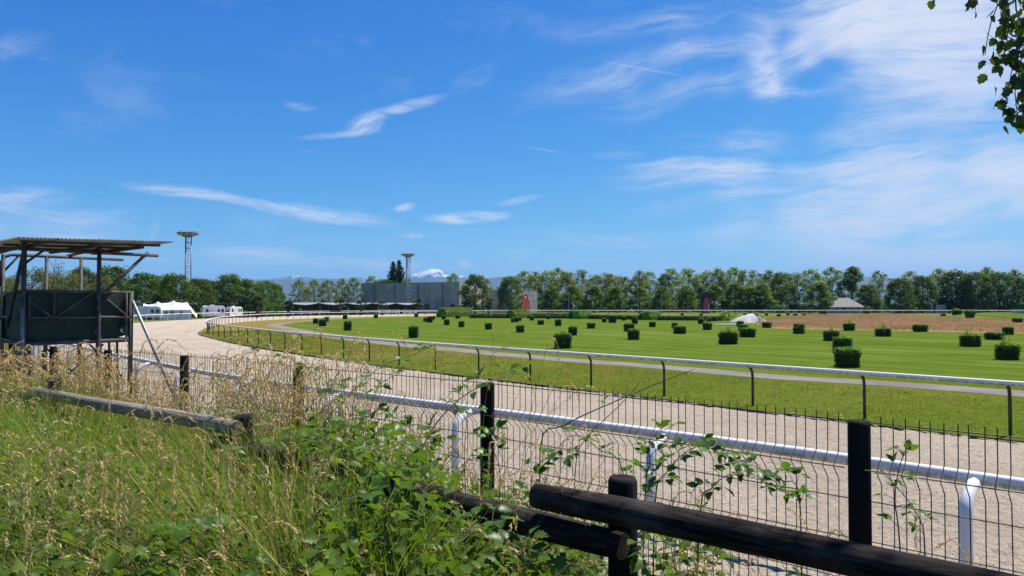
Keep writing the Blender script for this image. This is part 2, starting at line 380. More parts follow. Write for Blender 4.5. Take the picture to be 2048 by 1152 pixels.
M['roof_grey'] = simple('light_grey_roof_sheet', (0.30, 0.31, 0.34), (0.22, 0.23, 0.25), 0.55, 0.8)
M['dark_wood'] = simple('dark_stable_boards', (0.028, 0.022, 0.018), (0.05, 0.038, 0.03), 0.8, 2)
M['tile_grey'] = simple('grey_slate', (0.13, 0.125, 0.12), (0.085, 0.08, 0.08), 0.7, 2.5, bstr=0.4, bdist=0.05)
M['rubber'] = simple('black_rubber', (0.015, 0.015, 0.015), (0.025, 0.025, 0.025), 0.8, 3)
M['bark'] = simple('bark', (0.09, 0.07, 0.055), (0.05, 0.04, 0.032), 0.9, 2, stretch=(1, 1, 0.3), bstr=0.6, bdist=0.04)
M['birch_bark'] = simple('birch_bark', (0.62, 0.60, 0.56), (0.12, 0.10, 0.09), 0.8, 5, stretch=(0.4, 0.4, 2), lo=0.5, hi=0.75)
M['twig'] = simple('brown_twig', (0.06, 0.035, 0.025), (0.10, 0.06, 0.04), 0.7, 20)
M['cane'] = simple('bramble_cane', (0.07, 0.05, 0.03), (0.10, 0.11, 0.04), 0.6, 8)
M['gravel_heap'] = simple('pale_gravel', (0.50, 0.48, 0.45), (0.36, 0.34, 0.32), 0.95, 1.2, bstr=1.0, bdist=0.1)
M['bronze_dish'] = simple('aged_dish_metal', (0.24, 0.21, 0.20), (0.36, 0.33, 0.31), 0.45, 1.2, metal=0.5)
M['stake'] = simple('pale_stake', (0.42, 0.44, 0.42), (0.30, 0.31, 0.29), 0.8, 5)
M['snow'] = None
# leaves
M['lf_lime'] = leafmat('leaf_lime', (0.075, 0.135, 0.016), (0.135, 0.20, 0.028), (0.09, 0.16, 0.018), 0.48)
M['lf_plane'] = leafmat('leaf_plane', (0.115, 0.165, 0.045), (0.21, 0.25, 0.085), (0.14, 0.19, 0.055), 0.48)
M['lf_oak'] = leafmat('leaf_oak', (0.055, 0.098, 0.016), (0.10, 0.155, 0.028), (0.07, 0.12, 0.02), 0.42)
M['lf_willow'] = leafmat('leaf_willow', (0.11, 0.13, 0.045), (0.17, 0.18, 0.065), (0.12, 0.14, 0.046), 0.42)
M['lf_conifer'] = leafmat('leaf_conifer', (0.014, 0.034, 0.016), (0.026, 0.052, 0.024), None, 0.1)
M['lf_palm'] = leafmat('leaf_palm', (0.035, 0.055, 0.018), (0.06, 0.08, 0.028), None, 0.2)
M['lf_laurel'] = leafmat('leaf_laurel', (0.026, 0.060, 0.009), (0.050, 0.10, 0.014), (0.034, 0.075, 0.010), 0.32, rough=0.4, clump=3)
M['lf_hedge_bright'] = leafmat('leaf_hedge_bright', (0.10, 0.19, 0.018), (0.17, 0.28, 0.035), None, 0.5, clump=1)
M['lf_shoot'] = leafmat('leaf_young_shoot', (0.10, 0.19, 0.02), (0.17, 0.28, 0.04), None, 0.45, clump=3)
M['lf_birch'] = leafmat('leaf_birch', (0.035, 0.060, 0.016), (0.055, 0.09, 0.022), None, 0.30, clump=4, island=False)
M['lf_birch_crown'] = leafmat('leaf_birch_crown', (0.035, 0.060, 0.016), (0.055, 0.09, 0.022), None, 0.30)
M['lf_bramble'] = leafmat('leaf_bramble', (0.04, 0.10, 0.014), (0.13, 0.215, 0.034), (0.06, 0.13, 0.018), 0.42, rough=0.38, clump=5, island=False, spec=0.25)
M['lf_under'] = leafmat('leaf_undergrowth', (0.055, 0.125, 0.016), (0.14, 0.23, 0.036), (0.08, 0.155, 0.02), 0.45, rough=0.4, clump=3)
M['gr_green'] = leafmat('grass_green', (0.11, 0.185, 0.018), (0.30, 0.335, 0.06), (0.15, 0.22, 0.026), 0.47, rough=0.5, clump=2)
M['gr_straw'] = leafmat('grass_straw', (0.42, 0.27, 0.12), (0.62, 0.46, 0.25), (0.46, 0.26, 0.12), 0.30, rough=0.6, clump=2, tcol=(1.2, 1.1, 0.8))
M['gr_stem'] = leafmat('grass_stem', (0.26, 0.28, 0.07), (0.48, 0.40, 0.16), None, 0.30, rough=0.5, clump=2, tcol=(1.2, 1.1, 0.7))
M['gr_verge'] = leafmat('grass_verge_blade', (0.085, 0.15, 0.014), (0.20, 0.24, 0.045), (0.21, 0.19, 0.05), 0.45, rough=0.6, clump=0.9)
M['gr_meadow'] = leafmat('grass_meadow_blade', (0.50, 0.31, 0.185), (0.60, 0.43, 0.27), (0.36, 0.30, 0.15), 0.42, rough=0.7, clump=0.16, tcol=(1.1, 1.0, 0.8))

# translucent corrugated plastic of the shelter roof
m, t = newmat('translucent_roof_sheet'); v = objco(t)
c = t.mix(t.mr(t.noise(v, 3, 5), 0.3, 0.7), (0.46, 0.44, 0.41), (0.36, 0.335, 0.31))
mx = t.n('ShaderNodeMixShader', i={0: 0.38, 1: t.n('ShaderNodeBsdfPrincipled', i={'Base Color': c, 'Roughness': 0.7}).outputs[0], 2: t.n('ShaderNodeBsdfTranslucent', i={0: c}).outputs[0]})
finish(t, mx.outputs[0]); M['roof_sheet'] = m
RAIL_PH = 0.0

# ================================================================== the setting
random.seed(7)
mb = MB(); G = 20000
mb.quad((-G, -2000, -0.03), (G, -2000, -0.03), (G, G, -0.03), (-G, G, -0.03))
tag(mb.build('ground', M['ground']), kind='structure')

INNER = [(42, -20, 0), (25, -1.5, 0), (10.2, 15, 0), (4.6, 21.3, 0), (-1.2, 27.8, 0), (-6.8, 34.5, 0), (-16, 47, 0), (-24.2, 60, 0), (-30.2, 71.5, 0), (-38.3, 95, 0), (-42.8, 119, 0), (-42.8, 134, 0), (-40.4, 147, 0), (-35, 164, 0), (-22, 184, 0), (0, 199, 0), (40, 206, 0), (100, 206, 0), (180, 200, 0)]
OUTER = [(30, -20, 0), (14, -3, 0), (4.2, 6.9, 0), (1.75, 9.2, 0), (-5.6, 15.6, 0), (-11, 21.4, 0), (-17.9, 29.5, 0), (-28, 43, 0), (-39, 62, 0), (-51, 90, 0), (-57.5, 112, 0), (-60, 131, 0), (-60, 150, 0), (-56, 172, 0), (-46, 193, 0), (-29, 211, 0), (0, 222, 0), (50, 227, 0), (120, 226, 0), (190, 220, 0)]
# sand with real relief near the viewer
def sand_step(p): return max(0.075, 0.006 * math.hypot(p.x, p.y)) if p.y > 4 else 2.0
ic = catmull(INNER, stepf=lambda p: 0.25); oc = catmull(OUTER, stepf=lambda p: 0.25)
def resample_pair():
    # walk both curves with the same fraction between matching stations
    st_i = [(25, -1.5), (4.6, 21.3), (-16, 47), (-38.3, 95), (-40.4, 147), (0, 199), (180, 200)]
    st_o = [(14, -3), (-3, 13.3), (-20, 32), (-51, 90), (-58.5, 160), (-10, 219), (190, 220)]
    def idx(c, p): return min(range(len(c)), key=lambda k: (c[k].x - p[0]) ** 2 + (c[k].y - p[1]) ** 2)
    pairs = []
    for k in range(len(st_i) - 1):
        a0, a1 = idx(ic, st_i[k]), idx(ic, st_i[k + 1]); b0, b1 = idx(oc, st_o[k]), idx(oc, st_o[k + 1])
        n = 4000
        for j in range(n):
            f = j / n
            fi = a0 + (a1 - a0) * f; fo = b0 + (b1 - b0) * f
            i0 = int(fi); o0 = int(fo)
            pi = ic[i0].lerp(ic[min(i0 + 1, len(ic) - 1)], fi - i0); po = oc[o0].lerp(oc[min(o0 + 1, len(oc) - 1)], fo - o0)
            if not pairs: pairs.append((pi, po)); continue
            mid = (pi + po) / 2; lm = (pairs[-1][0] + pairs[-1][1]) / 2
            if (mid - lm).length >= sand_step(mid): pairs.append((pi, po))
    return pairs
pairs = [q for q in resample_pair() if not (q[0].y > 150 and q[0].x > -2)]
mb = MB(); NX = 160; AC = []; AL = []; run = 0.0; lastm = None
for (pi, po) in pairs:
    d = (po - pi); w = d.length; d = d / w
    d0 = math.hypot((pi.x + po.x) / 2, (pi.y + po.y) / 2)
    ext = 2.6 if d0 < 30 else max(0.3, 2.6 - (d0 - 30) * 0.1)
    a = -0.7; e = w + ext
    md = (pi + po) / 2; run += (md - lastm).length if lastm else 0.0; lastm = md
    for j in range(NX + 1):
        p = pi + d * (a + (e - a) * j / NX)
        dd = math.hypot(p.x, p.y)
        z = 0.004
        if dd < 45 and p.y > 3:
            am = 0.052 * max(0.0, 1 - dd / 50)
            q = Vector((p.x * 5.5, p.y * 5.5, 0))
            z += am * (noise.noise(q) + 0.7 * noise.noise(q * 2.3) + 0.5) + 0.02 * noise.noise(Vector((p.x * 0.6, p.y * 0.6, 3)))
        acr = a + (e - a) * j / NX
        if dd < 45 and p.y > 3: z += 0.010 * (1 - dd / 50) * math.sin(acr * 2 * math.pi / 0.36 + 2 * noise.noise(Vector((acr * 0.5, run * 0.2, 0)))) * (0.5 + noise.noise(Vector((acr * 0.7, run * 0.1, 8))))
        AC.append(acr); AL.append(run)
        mb.v.append((p.x, p.y, z))
for k in range(len(pairs) - 1):
    for j in range(NX):
        q = k * (NX + 1) + j; mb.f.append((q, q + 1, q + NX + 2, q + NX + 1))
st_ = tag(mb.build('sand_track', M['sand'], smooth=True), kind='structure')
for nm_, dat in (('across', AC), ('along', AL)):
    st_.data.attributes.new(nm_, 'FLOAT', 'POINT').data.foreach_set('value', dat)

# infield verge (everything inside the inner rail) and what lies on it
IN_ = normals2(ic)
def strip(c, w0, w1, z, name, mat, kind='structure', step=4):
    mb = MB(); N = normals2(c)
    for k in range(0, len(c), step):
        mb.v += [c[k] + N[k] * w0 + Vector((0, 0, z)), c[k] + N[k] * w1 + Vector((0, 0, z))]
    for k in range(len(mb.v) // 2 - 1): mb.f.append((2 * k, 2 * k + 1, 2 * k + 3, 2 * k + 2))
    return tag(mb.build(name, mat), kind=kind)
# side: inner curve runs anticlockwise-left; infield is to its right (negative normal)
vb = MB()
edge = [ic[k] + IN_[k] * (0.45 + 0.16 * noise.noise(Vector((ic[k].x * 0.5, ic[k].y * 0.5, 0)))) for k in range(0, len(ic), 3)]
poly = [(p.x, p.y, 0.045) for p in edge] + [(260, 150, 0.045), (260, -20, 0.045)]
vb.v = poly; vb.f = [tuple(range(len(poly)))[::-1]]
tag(vb.build('verge', M['verge']), kind='structure')

PATH = [(40, -6, 0), (24, 12, 0)] + [tuple(at(x, y)) for x, y in ((1870, 777), (1560, 757), (1334, 737), (1100, 719), (900, 700.5), (740, 684), (640, 669), (575, 657.5))] + \
       [(-31.5, 96, 0), (-34, 108, 0), (-34.5, 122, 0), (-34.2, 138, 0), (-31, 152, 0), (-22, 168, 0), (-6, 183, 0), (30, 192, 0), (90, 192, 0)]
pc = catmull(PATH, 0.5)
strip(pc, -0.85, 0.85, 0.053, 'gravel_path', M['path'], step=2)
PN = normals2(pc)
inn = [pc[k] - PN[k] * (1.35 + 0.2 * noise.noise(Vector((pc[k].x * 0.4, pc[k].y * 0.4, 0)))) for k in range(0, len(pc), 2)]
poly = [(p.x, p.y, 0.049) for p in inn] + [(240, 180, 0.049), (240, -10, 0.049)]
tb = MB(); tb.v = poly; tb.f = [tuple(range(len(poly)))[::-1]]
tag(tb.build('mown_turf', M['turf']), kind='structure')

# dark drain edging along the inside edge of the sand
eb = MB(); pts = []
for k in range(0, len(ic), 3):
    p = ic[k]
    if p.y < 8 or p.y > 120: continue
    w = 0.62 + 0.10 * noise.noise(Vector((p.x * 0.8, p.y * 0.8, 5))) + 0.05 * noise.noise(Vector((p.x * 3, p.y * 3, 1)))
    pts.append(p + IN_[k] * w + Vector((0, 0, 0.02)))
eb.tube(pts, 0.016, 5)
tag(eb.build('edging_cable', M['rubber']), 'thin black cable lying along the inside edge of the sand', 'cable')

# bank the viewer stands on, this side of the wire fence
T = Vector((-0.737, 0.6755, 0)).normalized(); N_ = Vector((0.6755, 0.737, 0)).normalized()
def an(a, n, z=0): p = T * a + N_ * n; return Vector((p.x, p.y, z))
def bank_z(n, a=0):
    drop = max(0.0, (a - 6)) * 0.05
    z = 1.12 - 0.06 * max(0, n - 1) * 0.5 - min(drop, 0.4)
    if n > 3.9: z -= (n - 3.9) * 0.85
    return max(z, -0.02)
bb = MB(); As = [-14 + 0.5 * k for k in range(75)]; Ns = [-5, -3, -1, 0, 0.5, 1, 1.4, 1.8, 2.2, 2.6, 3.0, 3.4, 3.8, 4.1, 4.4, 4.7, 5.0, 5.3]
for a in As:
    for n in Ns:
        z = bank_z(n, a)
        if n < 4.6: z += 0.05 * noise.noise(Vector((a * 1.3, n * 1.3, 0)))
        bb.v.append(an(a, n, z))
nn = len(Ns)
for k in range(len(As) - 1):
    for j in range(nn - 1): bb.f.append((k * nn + j, k * nn + j + 1, (k + 1) * nn + j + 1, (k + 1) * nn + j))
tag(bb.build('grass_bank', M['bank'], smooth=True), kind='structure')

# ------------------------------------------------------------------ mountains
m, t = newmat('mountain'); v = pos(t)
z_ = t.n('ShaderNodeSeparateXYZ', i={0: v}).outputs[2]
sn = t.m('ADD', z_, t.m('MULTIPLY', t.m('SUBTRACT', t.noise(v, 0.004, 7, 0.75), 0.5), 700))
c = t.mix(t.mr(sn, 500, 600), (0.045, 0.065, 0.055), (0.58, 0.62, 0.68))
finish(t, t.n('ShaderNodeBsdfPrincipled', i={'Base Color': c, 'Roughness': 0.9})); M['mountain'] = m
def ridge(name, d, prof, amp, seed, depth, label):
    # prof: list of (pixel x, height metres)
    mb = MB(); n = 260; rows = 9
    def hgt(x):
        for (x0, h0), (x1, h1) in zip(prof, prof[1:]):
            if x0 <= x <= x1: f = (x - x0) / (x1 - x0); f = f * f * (3 - 2 * f); return h0 + (h1 - h0) * f
        return prof[0][1] if x < prof[0][0] else prof[-1][1]
    for i in range(n + 1):
        x = -1000 + 4000 * i / n
        u = (x - 1024) / F
        top = hgt(x) + amp * noise.fractal(Vector((x * 0.012, seed, 0)), 1.0, 2.0, 6)
        for j in range(rows):
            f = j / (rows - 1)
            dd = d - depth * (1 - f)
            zz = top * (f ** 1.3) * (1 + (0.35 * noise.fractal(Vector((x * 0.02, f * 3, seed)), 1.0, 2.0, 4)) * (1 - f)) - 1
            mb.v.append((u * dd, dd, max(zz, -0.9)))
    # back slope
    for i in range(n):
        for j in range(rows - 1):
            q = i * rows + j; mb.f.append((q, q + rows, q + rows + 1, q + 1))
    base = len(mb.v)
    for i in range(n + 1):
        u = (-1000 + 4000 * i / n - 1024) / F; mb.v.append((u * (d + depth), d + depth, -0.9))
    for i in range(n): mb.f.append((i * rows + rows - 1, (i + 1) * rows + rows - 1, base + i + 1, base + i))
    o = mb.build(name, M['mountain'], smooth=False); tag(o, label, None, None, 'structure'); return o
ridge('foothills', 8600, [(-1000, 250), (300, 250), (520, 300), (600, 290), (760, 260), (900, 290), (1000, 330), (1060, 335), (1200, 300), (1500, 310), (1540, 330), (1760, 335), (2000, 300), (3000, 280)], 45, 3.1, 2500, None)
ridge('mountains', 13000, [(-1000, 420), (480, 430), (520, 480), (600, 500), (640, 480), (780, 440), (830, 540), (865, 620), (900, 520), (960, 500), (1010, 510), (1100, 460), (1500, 450), (1600, 480), (1780, 500), (3000, 440)], 70, 8.7, 2500, None)
HAZE = 1
if HAZE:
    hb = MB(); hb.box(-20500, 20500, -2400, 21000, -1.2, 900)
    m, t = newmat('haze_air'); vol = t.n('ShaderNodeVolumePrincipled', i={'Color': (0.24, 0.56, 1.0), 'Density': 5.2e-5})
    t.n('ShaderNodeOutputMaterial', i={'Volume': vol.outputs[0]})
    tag(hb.build('haze', m), kind='stuff')

# ------------------------------------------------------------------ running rails
def post_mesh(name, mat, h, reach, r, lean=0.0):
    mb = MB(); pts = [(0, 0, -0.15)]
    pts += [(0, 0, h * 0.35), (0, 0, h - 0.30)]
    for k in range(1, 7):
        a = k / 6 * math.pi / 2
        pts.append((reach * (1 - math.cos(a)), 0, h - 0.30 + 0.27 * math.sin(a)))
    mb.tube(pts, r, 8); return mb.mesh(name, mat, True)
def rail(name, curve, h, rail_r, rail_mat, pmesh, side, y0, label, anchor):
    root = empty(name, (0, 0, 0), 0, label, 'rail')
    curve = [curve[k].lerp(curve[k + 1], j / 8) for k in range(len(curve) - 1) for j in range(8)] + [curve[-1]]
    N = normals2(curve)
    ks = [k for k in range(len(curve)) if curve[k].y > y0]
    pts = [curve[k] + Vector((0, 0, h)) for k in ks[::24]]
    root.location = (pts[0].x, pts[0].y, 0)
    o0 = Vector((pts[0].x, pts[0].y, 0))
    mb = MB(); mb.tube([p - o0 for p in pts], rail_r, 12, sq=0.75, up=(0, 0, 1)); mb.build('rail_bar', rail_mat, root, smooth=True)
    def footpx(k):
        f = curve[k] + N[k] * (-side) * pmesh[1]; return 1024 + F * f.x / f.y
    near = [k for k in ks if curve[k].y < 60 and curve[k].y > 2]
    ka = min(near, key=lambda k: abs(footpx(k) - anchor[0])); kb = min(near, key=lambda k: abs(footpx(k) - anchor[1]))
    cum = [0.0]
    for k in range(1, len(curve)): cum.append(cum[-1] + (curve[k] - curve[k - 1]).length)
    sp = abs(cum[kb] - cum[ka]) / anchor[2]
    tgt = cum[ka] - sp * int((cum[ka] - cum[ks[0]]) / sp); k = ks[0]
    while k < len(curve):
        if cum[k] >= tgt:
            d = N[k] * side; foot = curve[k] - d * pmesh[1]
            link('post', pmesh[0], root, loc=foot - o0, rot=(0, 0, math.atan2(d.y, d.x))); tgt += sp
        k += 1
    return root
pm_in = (post_mesh('post', M['dark_post'], 1.10, 0.13, 0.036), 0.15)
pm_out = (post_mesh('post', M['white_rail'], 1.13, 0.36, 0.058), 0.38)
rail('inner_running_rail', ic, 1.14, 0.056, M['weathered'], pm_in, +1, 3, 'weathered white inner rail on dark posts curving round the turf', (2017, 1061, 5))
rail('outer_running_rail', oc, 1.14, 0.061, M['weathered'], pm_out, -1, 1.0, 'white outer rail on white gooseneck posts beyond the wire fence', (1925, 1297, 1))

# ================================================================== trees
def rv(): 
    while True:
        v = Vector((random.uniform(-1, 1), random.uniform(-1, 1), random.uniform(-1, 1)))
        if 0.05 < v.length < 1: return v.normalized()
def leaf_card(mb, p, s, nrm=None, asp=0.75):
    n = nrm or rv(); a = n.cross(rv())
    if a.length < 0.05: a = n.cross(Vector((0.3, 0.5, 0.8)))
    a.normalize(); b = n.cross(a)
    a = a * s * 0.5; b = b * s * 0.5 * asp
    mb.quad(p - a, p - b * 0.9 + a * 0.1, p + a, p + b * 0.9 + a * 0.1)
def blob(mb, c, r, n, s, flat=0.8, outward=0.5):
    for _ in range(n):
        d = rv(); rr = r * (random.random() ** 0.4)
        p = c + Vector((d.x * rr, d.y * rr, d.z * rr * flat))
        nr = (d * outward + rv() * (1 - outward) + Vector((0, 0, 0.25))).normalized()
        leaf_card(mb, p, s * random.uniform(0.6, 1.3), nr)
def limb(mb, a, b, r0, r1, n=6, wob=0.12, segs=5):
    a = Vector(a); b = Vector(b); pts = []
    for k in range(segs + 1):
        f = k / segs; p = a.lerp(b, f)
        if 0 < k < segs: p += rv() * wob * (b - a).length * 0.3
        pts.append(p)
    mb.tube(pts, [r0 + (r1 - r0) * k / segs for k in range(segs + 1)], n)
def tree_meshes(kind, seed):
    """12 m tall prototypes: (trunk mesh, crown mesh, width)"""
    random.seed(seed); tk = MB(); cr = MB(); h = 12.0
    if kind == 'lime':
        limb(tk, (0, 0, -0.3), (0, 0, 9), 0.24, 0.06)
        for k in range(60):
            f = (k + random.random()) / 60; z = 1.5 + 9.6 * f
            env = 3.7 * math.sin(math.pi * min(1, (f * 0.86 + 0.13))) ** 0.62 * (1.08 - 0.55 * f)
            a = random.uniform(0, 6.28); rr = env * math.sqrt(random.uniform(0.15, 1))
            c = Vector((math.cos(a) * rr, math.sin(a) * rr, z))
            if k % 7 == 0: limb(tk, (0, 0, max(1.8, z - 2)), c, 0.08, 0.02, 5)
            blob(cr, c, random.uniform(0.85, 1.3), 84, 0.42)
        w = 7.4; mat = M['lf_lime']
    elif kind == 'plane':
        limb(tk, (0, 0, -0.3), (0.1, 0, 9.5), 0.19, 0.03, wob=0.05)
        for k in range(58):
            f = (k + random.random()) / 58; z = 2.6 + 8.9 * f
            env = 3.2 * (math.sin(math.pi * min(1, f * 0.8 + 0.2)) ** 0.5)
            a = random.uniform(0, 6.28); rr = env * math.sqrt(random.uniform(0.1, 1))
            c = Vector((math.cos(a) * rr, math.sin(a) * rr, z + random.uniform(-0.3, 0.4)))
            if k % 3 == 0: limb(tk, (0, 0, max(2.2, z - 2.6)), c, 0.05, 0.012, 4)
            blob(cr, c, random.uniform(0.6, 1.15), random.randint(34, 58), 0.38, 0.9)
        w = 6.8; mat = M['lf_plane']
    elif kind == 'oak':
        limb(tk, (0, 0, -0.3), (0, 0, 8), 0.32, 0.08)
        tops = [(random.uniform(-2.2, 2.2), random.uniform(-2, 2), random.uniform(8.6, 11.0)) for _ in range(6)]
        for k in range(110):
            f = (k + random.random()) / 110; z = 0.9 + 9.8 * f
            env = 4.6 * (math.sin(math.pi * min(1, f * 0.72 + 0.26)) ** 0.5)
            a = random.uniform(0, 6.28); rr = env * math.sqrt(random.uniform(0.25, 1))
            c = Vector((math.cos(a) * rr, math.sin(a) * rr, z))
            if k % 8 == 0: limb(tk, (0, 0, max(1.6, z - 2.5)), c, 0.1, 0.02, 5)
            blob(cr, c, random.uniform(0.9, 1.45), 60, 0.45)
        for tp in tops: blob(cr, Vector(tp), 0.9, 40, 0.4)
        w = 9.4; mat = M['lf_oak']
    elif kind == 'willow':
        limb(tk, (0, 0, -0.3), (0, 0, 7.5), 0.3, 0.08)
        for k in range(95):
            f = (k + random.random()) / 95; z = 1.4 + 9.4 * f
            env = 4.4 * (math.sin(math.pi * min(1, f * 0.72 + 0.24)) ** 0.55)
            a = random.uniform(0, 6.28); rr = env * math.sqrt(random.uniform(0.2, 1))
            c = Vector((math.cos(a) * rr, math.sin(a) * rr, z))
            if k % 6 == 0: limb(tk, (0, 0, max(1.6, z - 2.5)), c, 0.09, 0.02, 5)
            for _ in range(80):
                d = rv(); p = c + Vector((d.x * 0.8, d.y * 0.8, d.z * 1.3))
                leaf_card(cr, p, 0.42 * random.uniform(0.6, 1.2), (rv() * 0.7 + Vector((d.x, d.y, 0.2))).normalized(), 0.5)
        w = 9.2; mat = M['lf_willow']
    elif kind == 'conifer':
        limb(tk, (0, 0, -0.3), (0, 0, 11.8), 0.28, 0.03, wob=0.0)
        for k in range(26):
            f = k / 25; z = 1.2 + 10.5 * f; L = 3.7 * (1 - f) ** 0.75 + 0.3
            nb = max(4, int(9 * (1 - f) + 3)); a0 = random.random() * 6
            for j in range(nb):
                a = a0 + 6.283 * j / nb + random.uniform(-0.2, 0.2); l = L * random.uniform(0.75, 1.1)
                n = max(6, int(l * 15))
                for q in range(n):
                    g = (q + 0.5) / n; p = Vector((math.cos(a) * l * g, math.sin(a) * l * g, z - 0.25 * l * g + 0.12 * l * g * g))
                    leaf_card(cr, p + rv() * 0.25, 0.6, (Vector((0, 0, 1)) + rv() * 0.9).normalized(), 0.6)
        w = 6.6; mat = M['lf_conifer']
    elif kind == 'shrub':
        for k in range(5): limb(tk, (0, 0, -0.3), (random.uniform(-2, 2), random.uniform(-2, 2), 6), 0.2, 0.05)
        for k in range(34):
            a = random.uniform(0, 6.28); rr = 4.6 * math.sqrt(random.random()); z = random.uniform(0.8, 10.2) * (1 - 0.35 * (rr / 4.6) ** 2)
            blob(cr, Vector((math.cos(a) * rr, math.sin(a) * rr, z)), 2.0, 34, 1.15)
        w = 11; mat = M['lf_oak']
    return tk.mesh('trunk', M['bark'], True), cr.mesh('crown', mat), w
PROTO = {k: [tree_meshes(k, 100 * i + j) for j in range(nv)] for i, (k, nv) in enumerate((('lime', 3), ('plane', 4), ('oak', 4), ('willow', 2), ('conifer', 1), ('shrub', 3)))}
PROTO_N = {'lime': 'lime_tree', 'plane': 'plane_tree', 'oak': 'oak_tree', 'willow': 'willow_tree', 'conifer': 'conifer_tree', 'shrub': 'shrub'}
def tree(kind, x, ytop, wpx, d, label, group=None, var=None, cat='tree', hscale=1.0):
    base = atd(x, 610, d); base.z = -0.02
    top = atd(x, ytop, d).z
    tkm, crm, w0 = PROTO[kind][random.randrange(len(PROTO[kind])) if var is None else var]
    o = empty(PROTO_N[kind], base, random.uniform(0, 6.28), label, cat, group)
    sx = wpx / F * d / w0; sz = (top + 0.02) / 11.8
    o.scale = (sx, sx, sz)
    link('trunk', tkm, o); link('crown', crm, o)
    return o
random.seed(21)
# left-hand grove behind the shelter and the caravans
GL = [('willow', 12, 552, 90, 122), ('willow', 62, 536, 110, 150), ('willow', 128, 542, 105, 146), ('oak', 168, 530, 80, 168), ('oak', 226, 526, 100, 160), ('willow', 206, 552, 70, 140),
      ('oak', 288, 541, 84, 152), ('oak', 322, 545, 70, 165), ('oak', 352, 543, 84, 150), ('oak', 398, 553, 66, 156), ('oak', 424, 556, 60, 176), ('oak', 458, 544, 76, 164), ('oak', 500, 554, 72, 168), ('oak', 532, 558, 66, 174), ('oak', 552, 566, 40, 182)]
kk = {'willow': 0, 'oak': 0}; nt_ = {'willow': 4, 'oak': 11}
for (k, x, y, w, d) in sorted(GL, key=lambda g: g[1]):
    nm = {'willow': 'pale olive willow in the left grove behind the scaffold shelter', 'oak': 'dark green broadleaf tree in the grove behind the caravans'}[k]
    tree(k, x, y, w, d, f'{nm}, {ORD[kk[k]]} from the left', 'trees of the left grove'); kk[k] += 1
# thin, nearly bare top poking above the grove
bt = MB(); random.seed(5)
base = atd(112, 610, 158); base.z = 0; hh = atd(112, 508, 158).z
for k in range(16):
    b0 = Vector((0, 0, hh * random.uniform(0.3, 0.7))); a = random.uniform(0, 6.28); l = random.uniform(0.6, 2.0)
    limb(bt, b0, b0 + Vector((math.cos(a) * l, math.sin(a) * l, hh * random.uniform(0.18, 0.3))), 0.05, 0.015, 4)
limb(bt, (0, 0, -0.2), (0, 0, hh), 0.16, 0.02, 6)
bc = MB()
for k in range(16): blob(bc, Vector((random.uniform(-1.4, 1.4), random.uniform(-1.4, 1.4), hh * random.uniform(0.62, 0.98))), 0.6, 9, 0.28)
o = empty('thin_tree', base, 0, 'thin half-bare tree poking above the grove behind the shelter roof posts', 'tree')
bt.build('trunk', M['bark'], o); bc.build('crown', M['lf_willow'], o)
# loose row behind the stables
for i, (x, y, w, d) in enumerate([(598, 560, 48, 262), (628, 560, 46, 268), (656, 559, 46, 262), (684, 558, 46, 270), (708, 557, 44, 272), (742, 554, 46, 315), (762, 560, 40, 318)]):
    tree('plane', x, y, w, d, f'loose-crowned plane tree behind the stables, {ORD[i]} from the left', 'plane trees behind the stables')
tree('conifer', 786, 523, 46, 325, 'dark conifer with the lower left tip behind the concrete hall', group='pair of conifers')
tree('conifer', 798, 520, 44, 330, 'dark conifer with the taller right tip behind the concrete hall', group='pair of conifers')
tree('oak', 778, 556, 50, 312, 'round dark tree just left of the light mast above the hall roof')
tree('plane', 812, 558, 36, 316, 'small pale tree behind the hall roof beside the light mast')
tree('plane', 906, 548, 40, 318, 'pale loose tree showing over the roof corner of the hall')
tree('oak', 950, 545, 66, 236, 'large round tree in front of the right corner of the hall', var=0)
tree('plane', 974, 560, 30, 300, 'pale tree peeping out right of the large round tree')
tree('oak', 1020, 549, 54, 238, 'large round tree in front of the red arched door', var=2)
# back row of tall loose planes, front row of clipped limes
random.seed(44)
bx_ = list(range(1050, 1550, 23))
for i, x in enumerate(bx_):
    tree('plane', x + random.uniform(-5, 5), 541 + random.uniform(-6, 11) + (5 if 1180 < x < 1300 else 0), 58 * random.uniform(0.85, 1.25), 300 + random.uniform(-8, 12), f'tall airy plane tree in the back row, {ORD[i]} from the left', 'back row of tall plane trees')
fx = [(1104, 571), (1144, 570), (1190, 570), (1233, 571), (1279, 572), (1324, 571), (1373, 572), (1428, 568), (1471, 565), (1500, 573), (1524, 566)]
for i, (x, y) in enumerate(fx):
    tree('lime', x, y, 54 if i < 7 else 64, 258, f'rounded lime tree in the front row, {ORD[i]} from the left', 'front row of rounded lime trees')
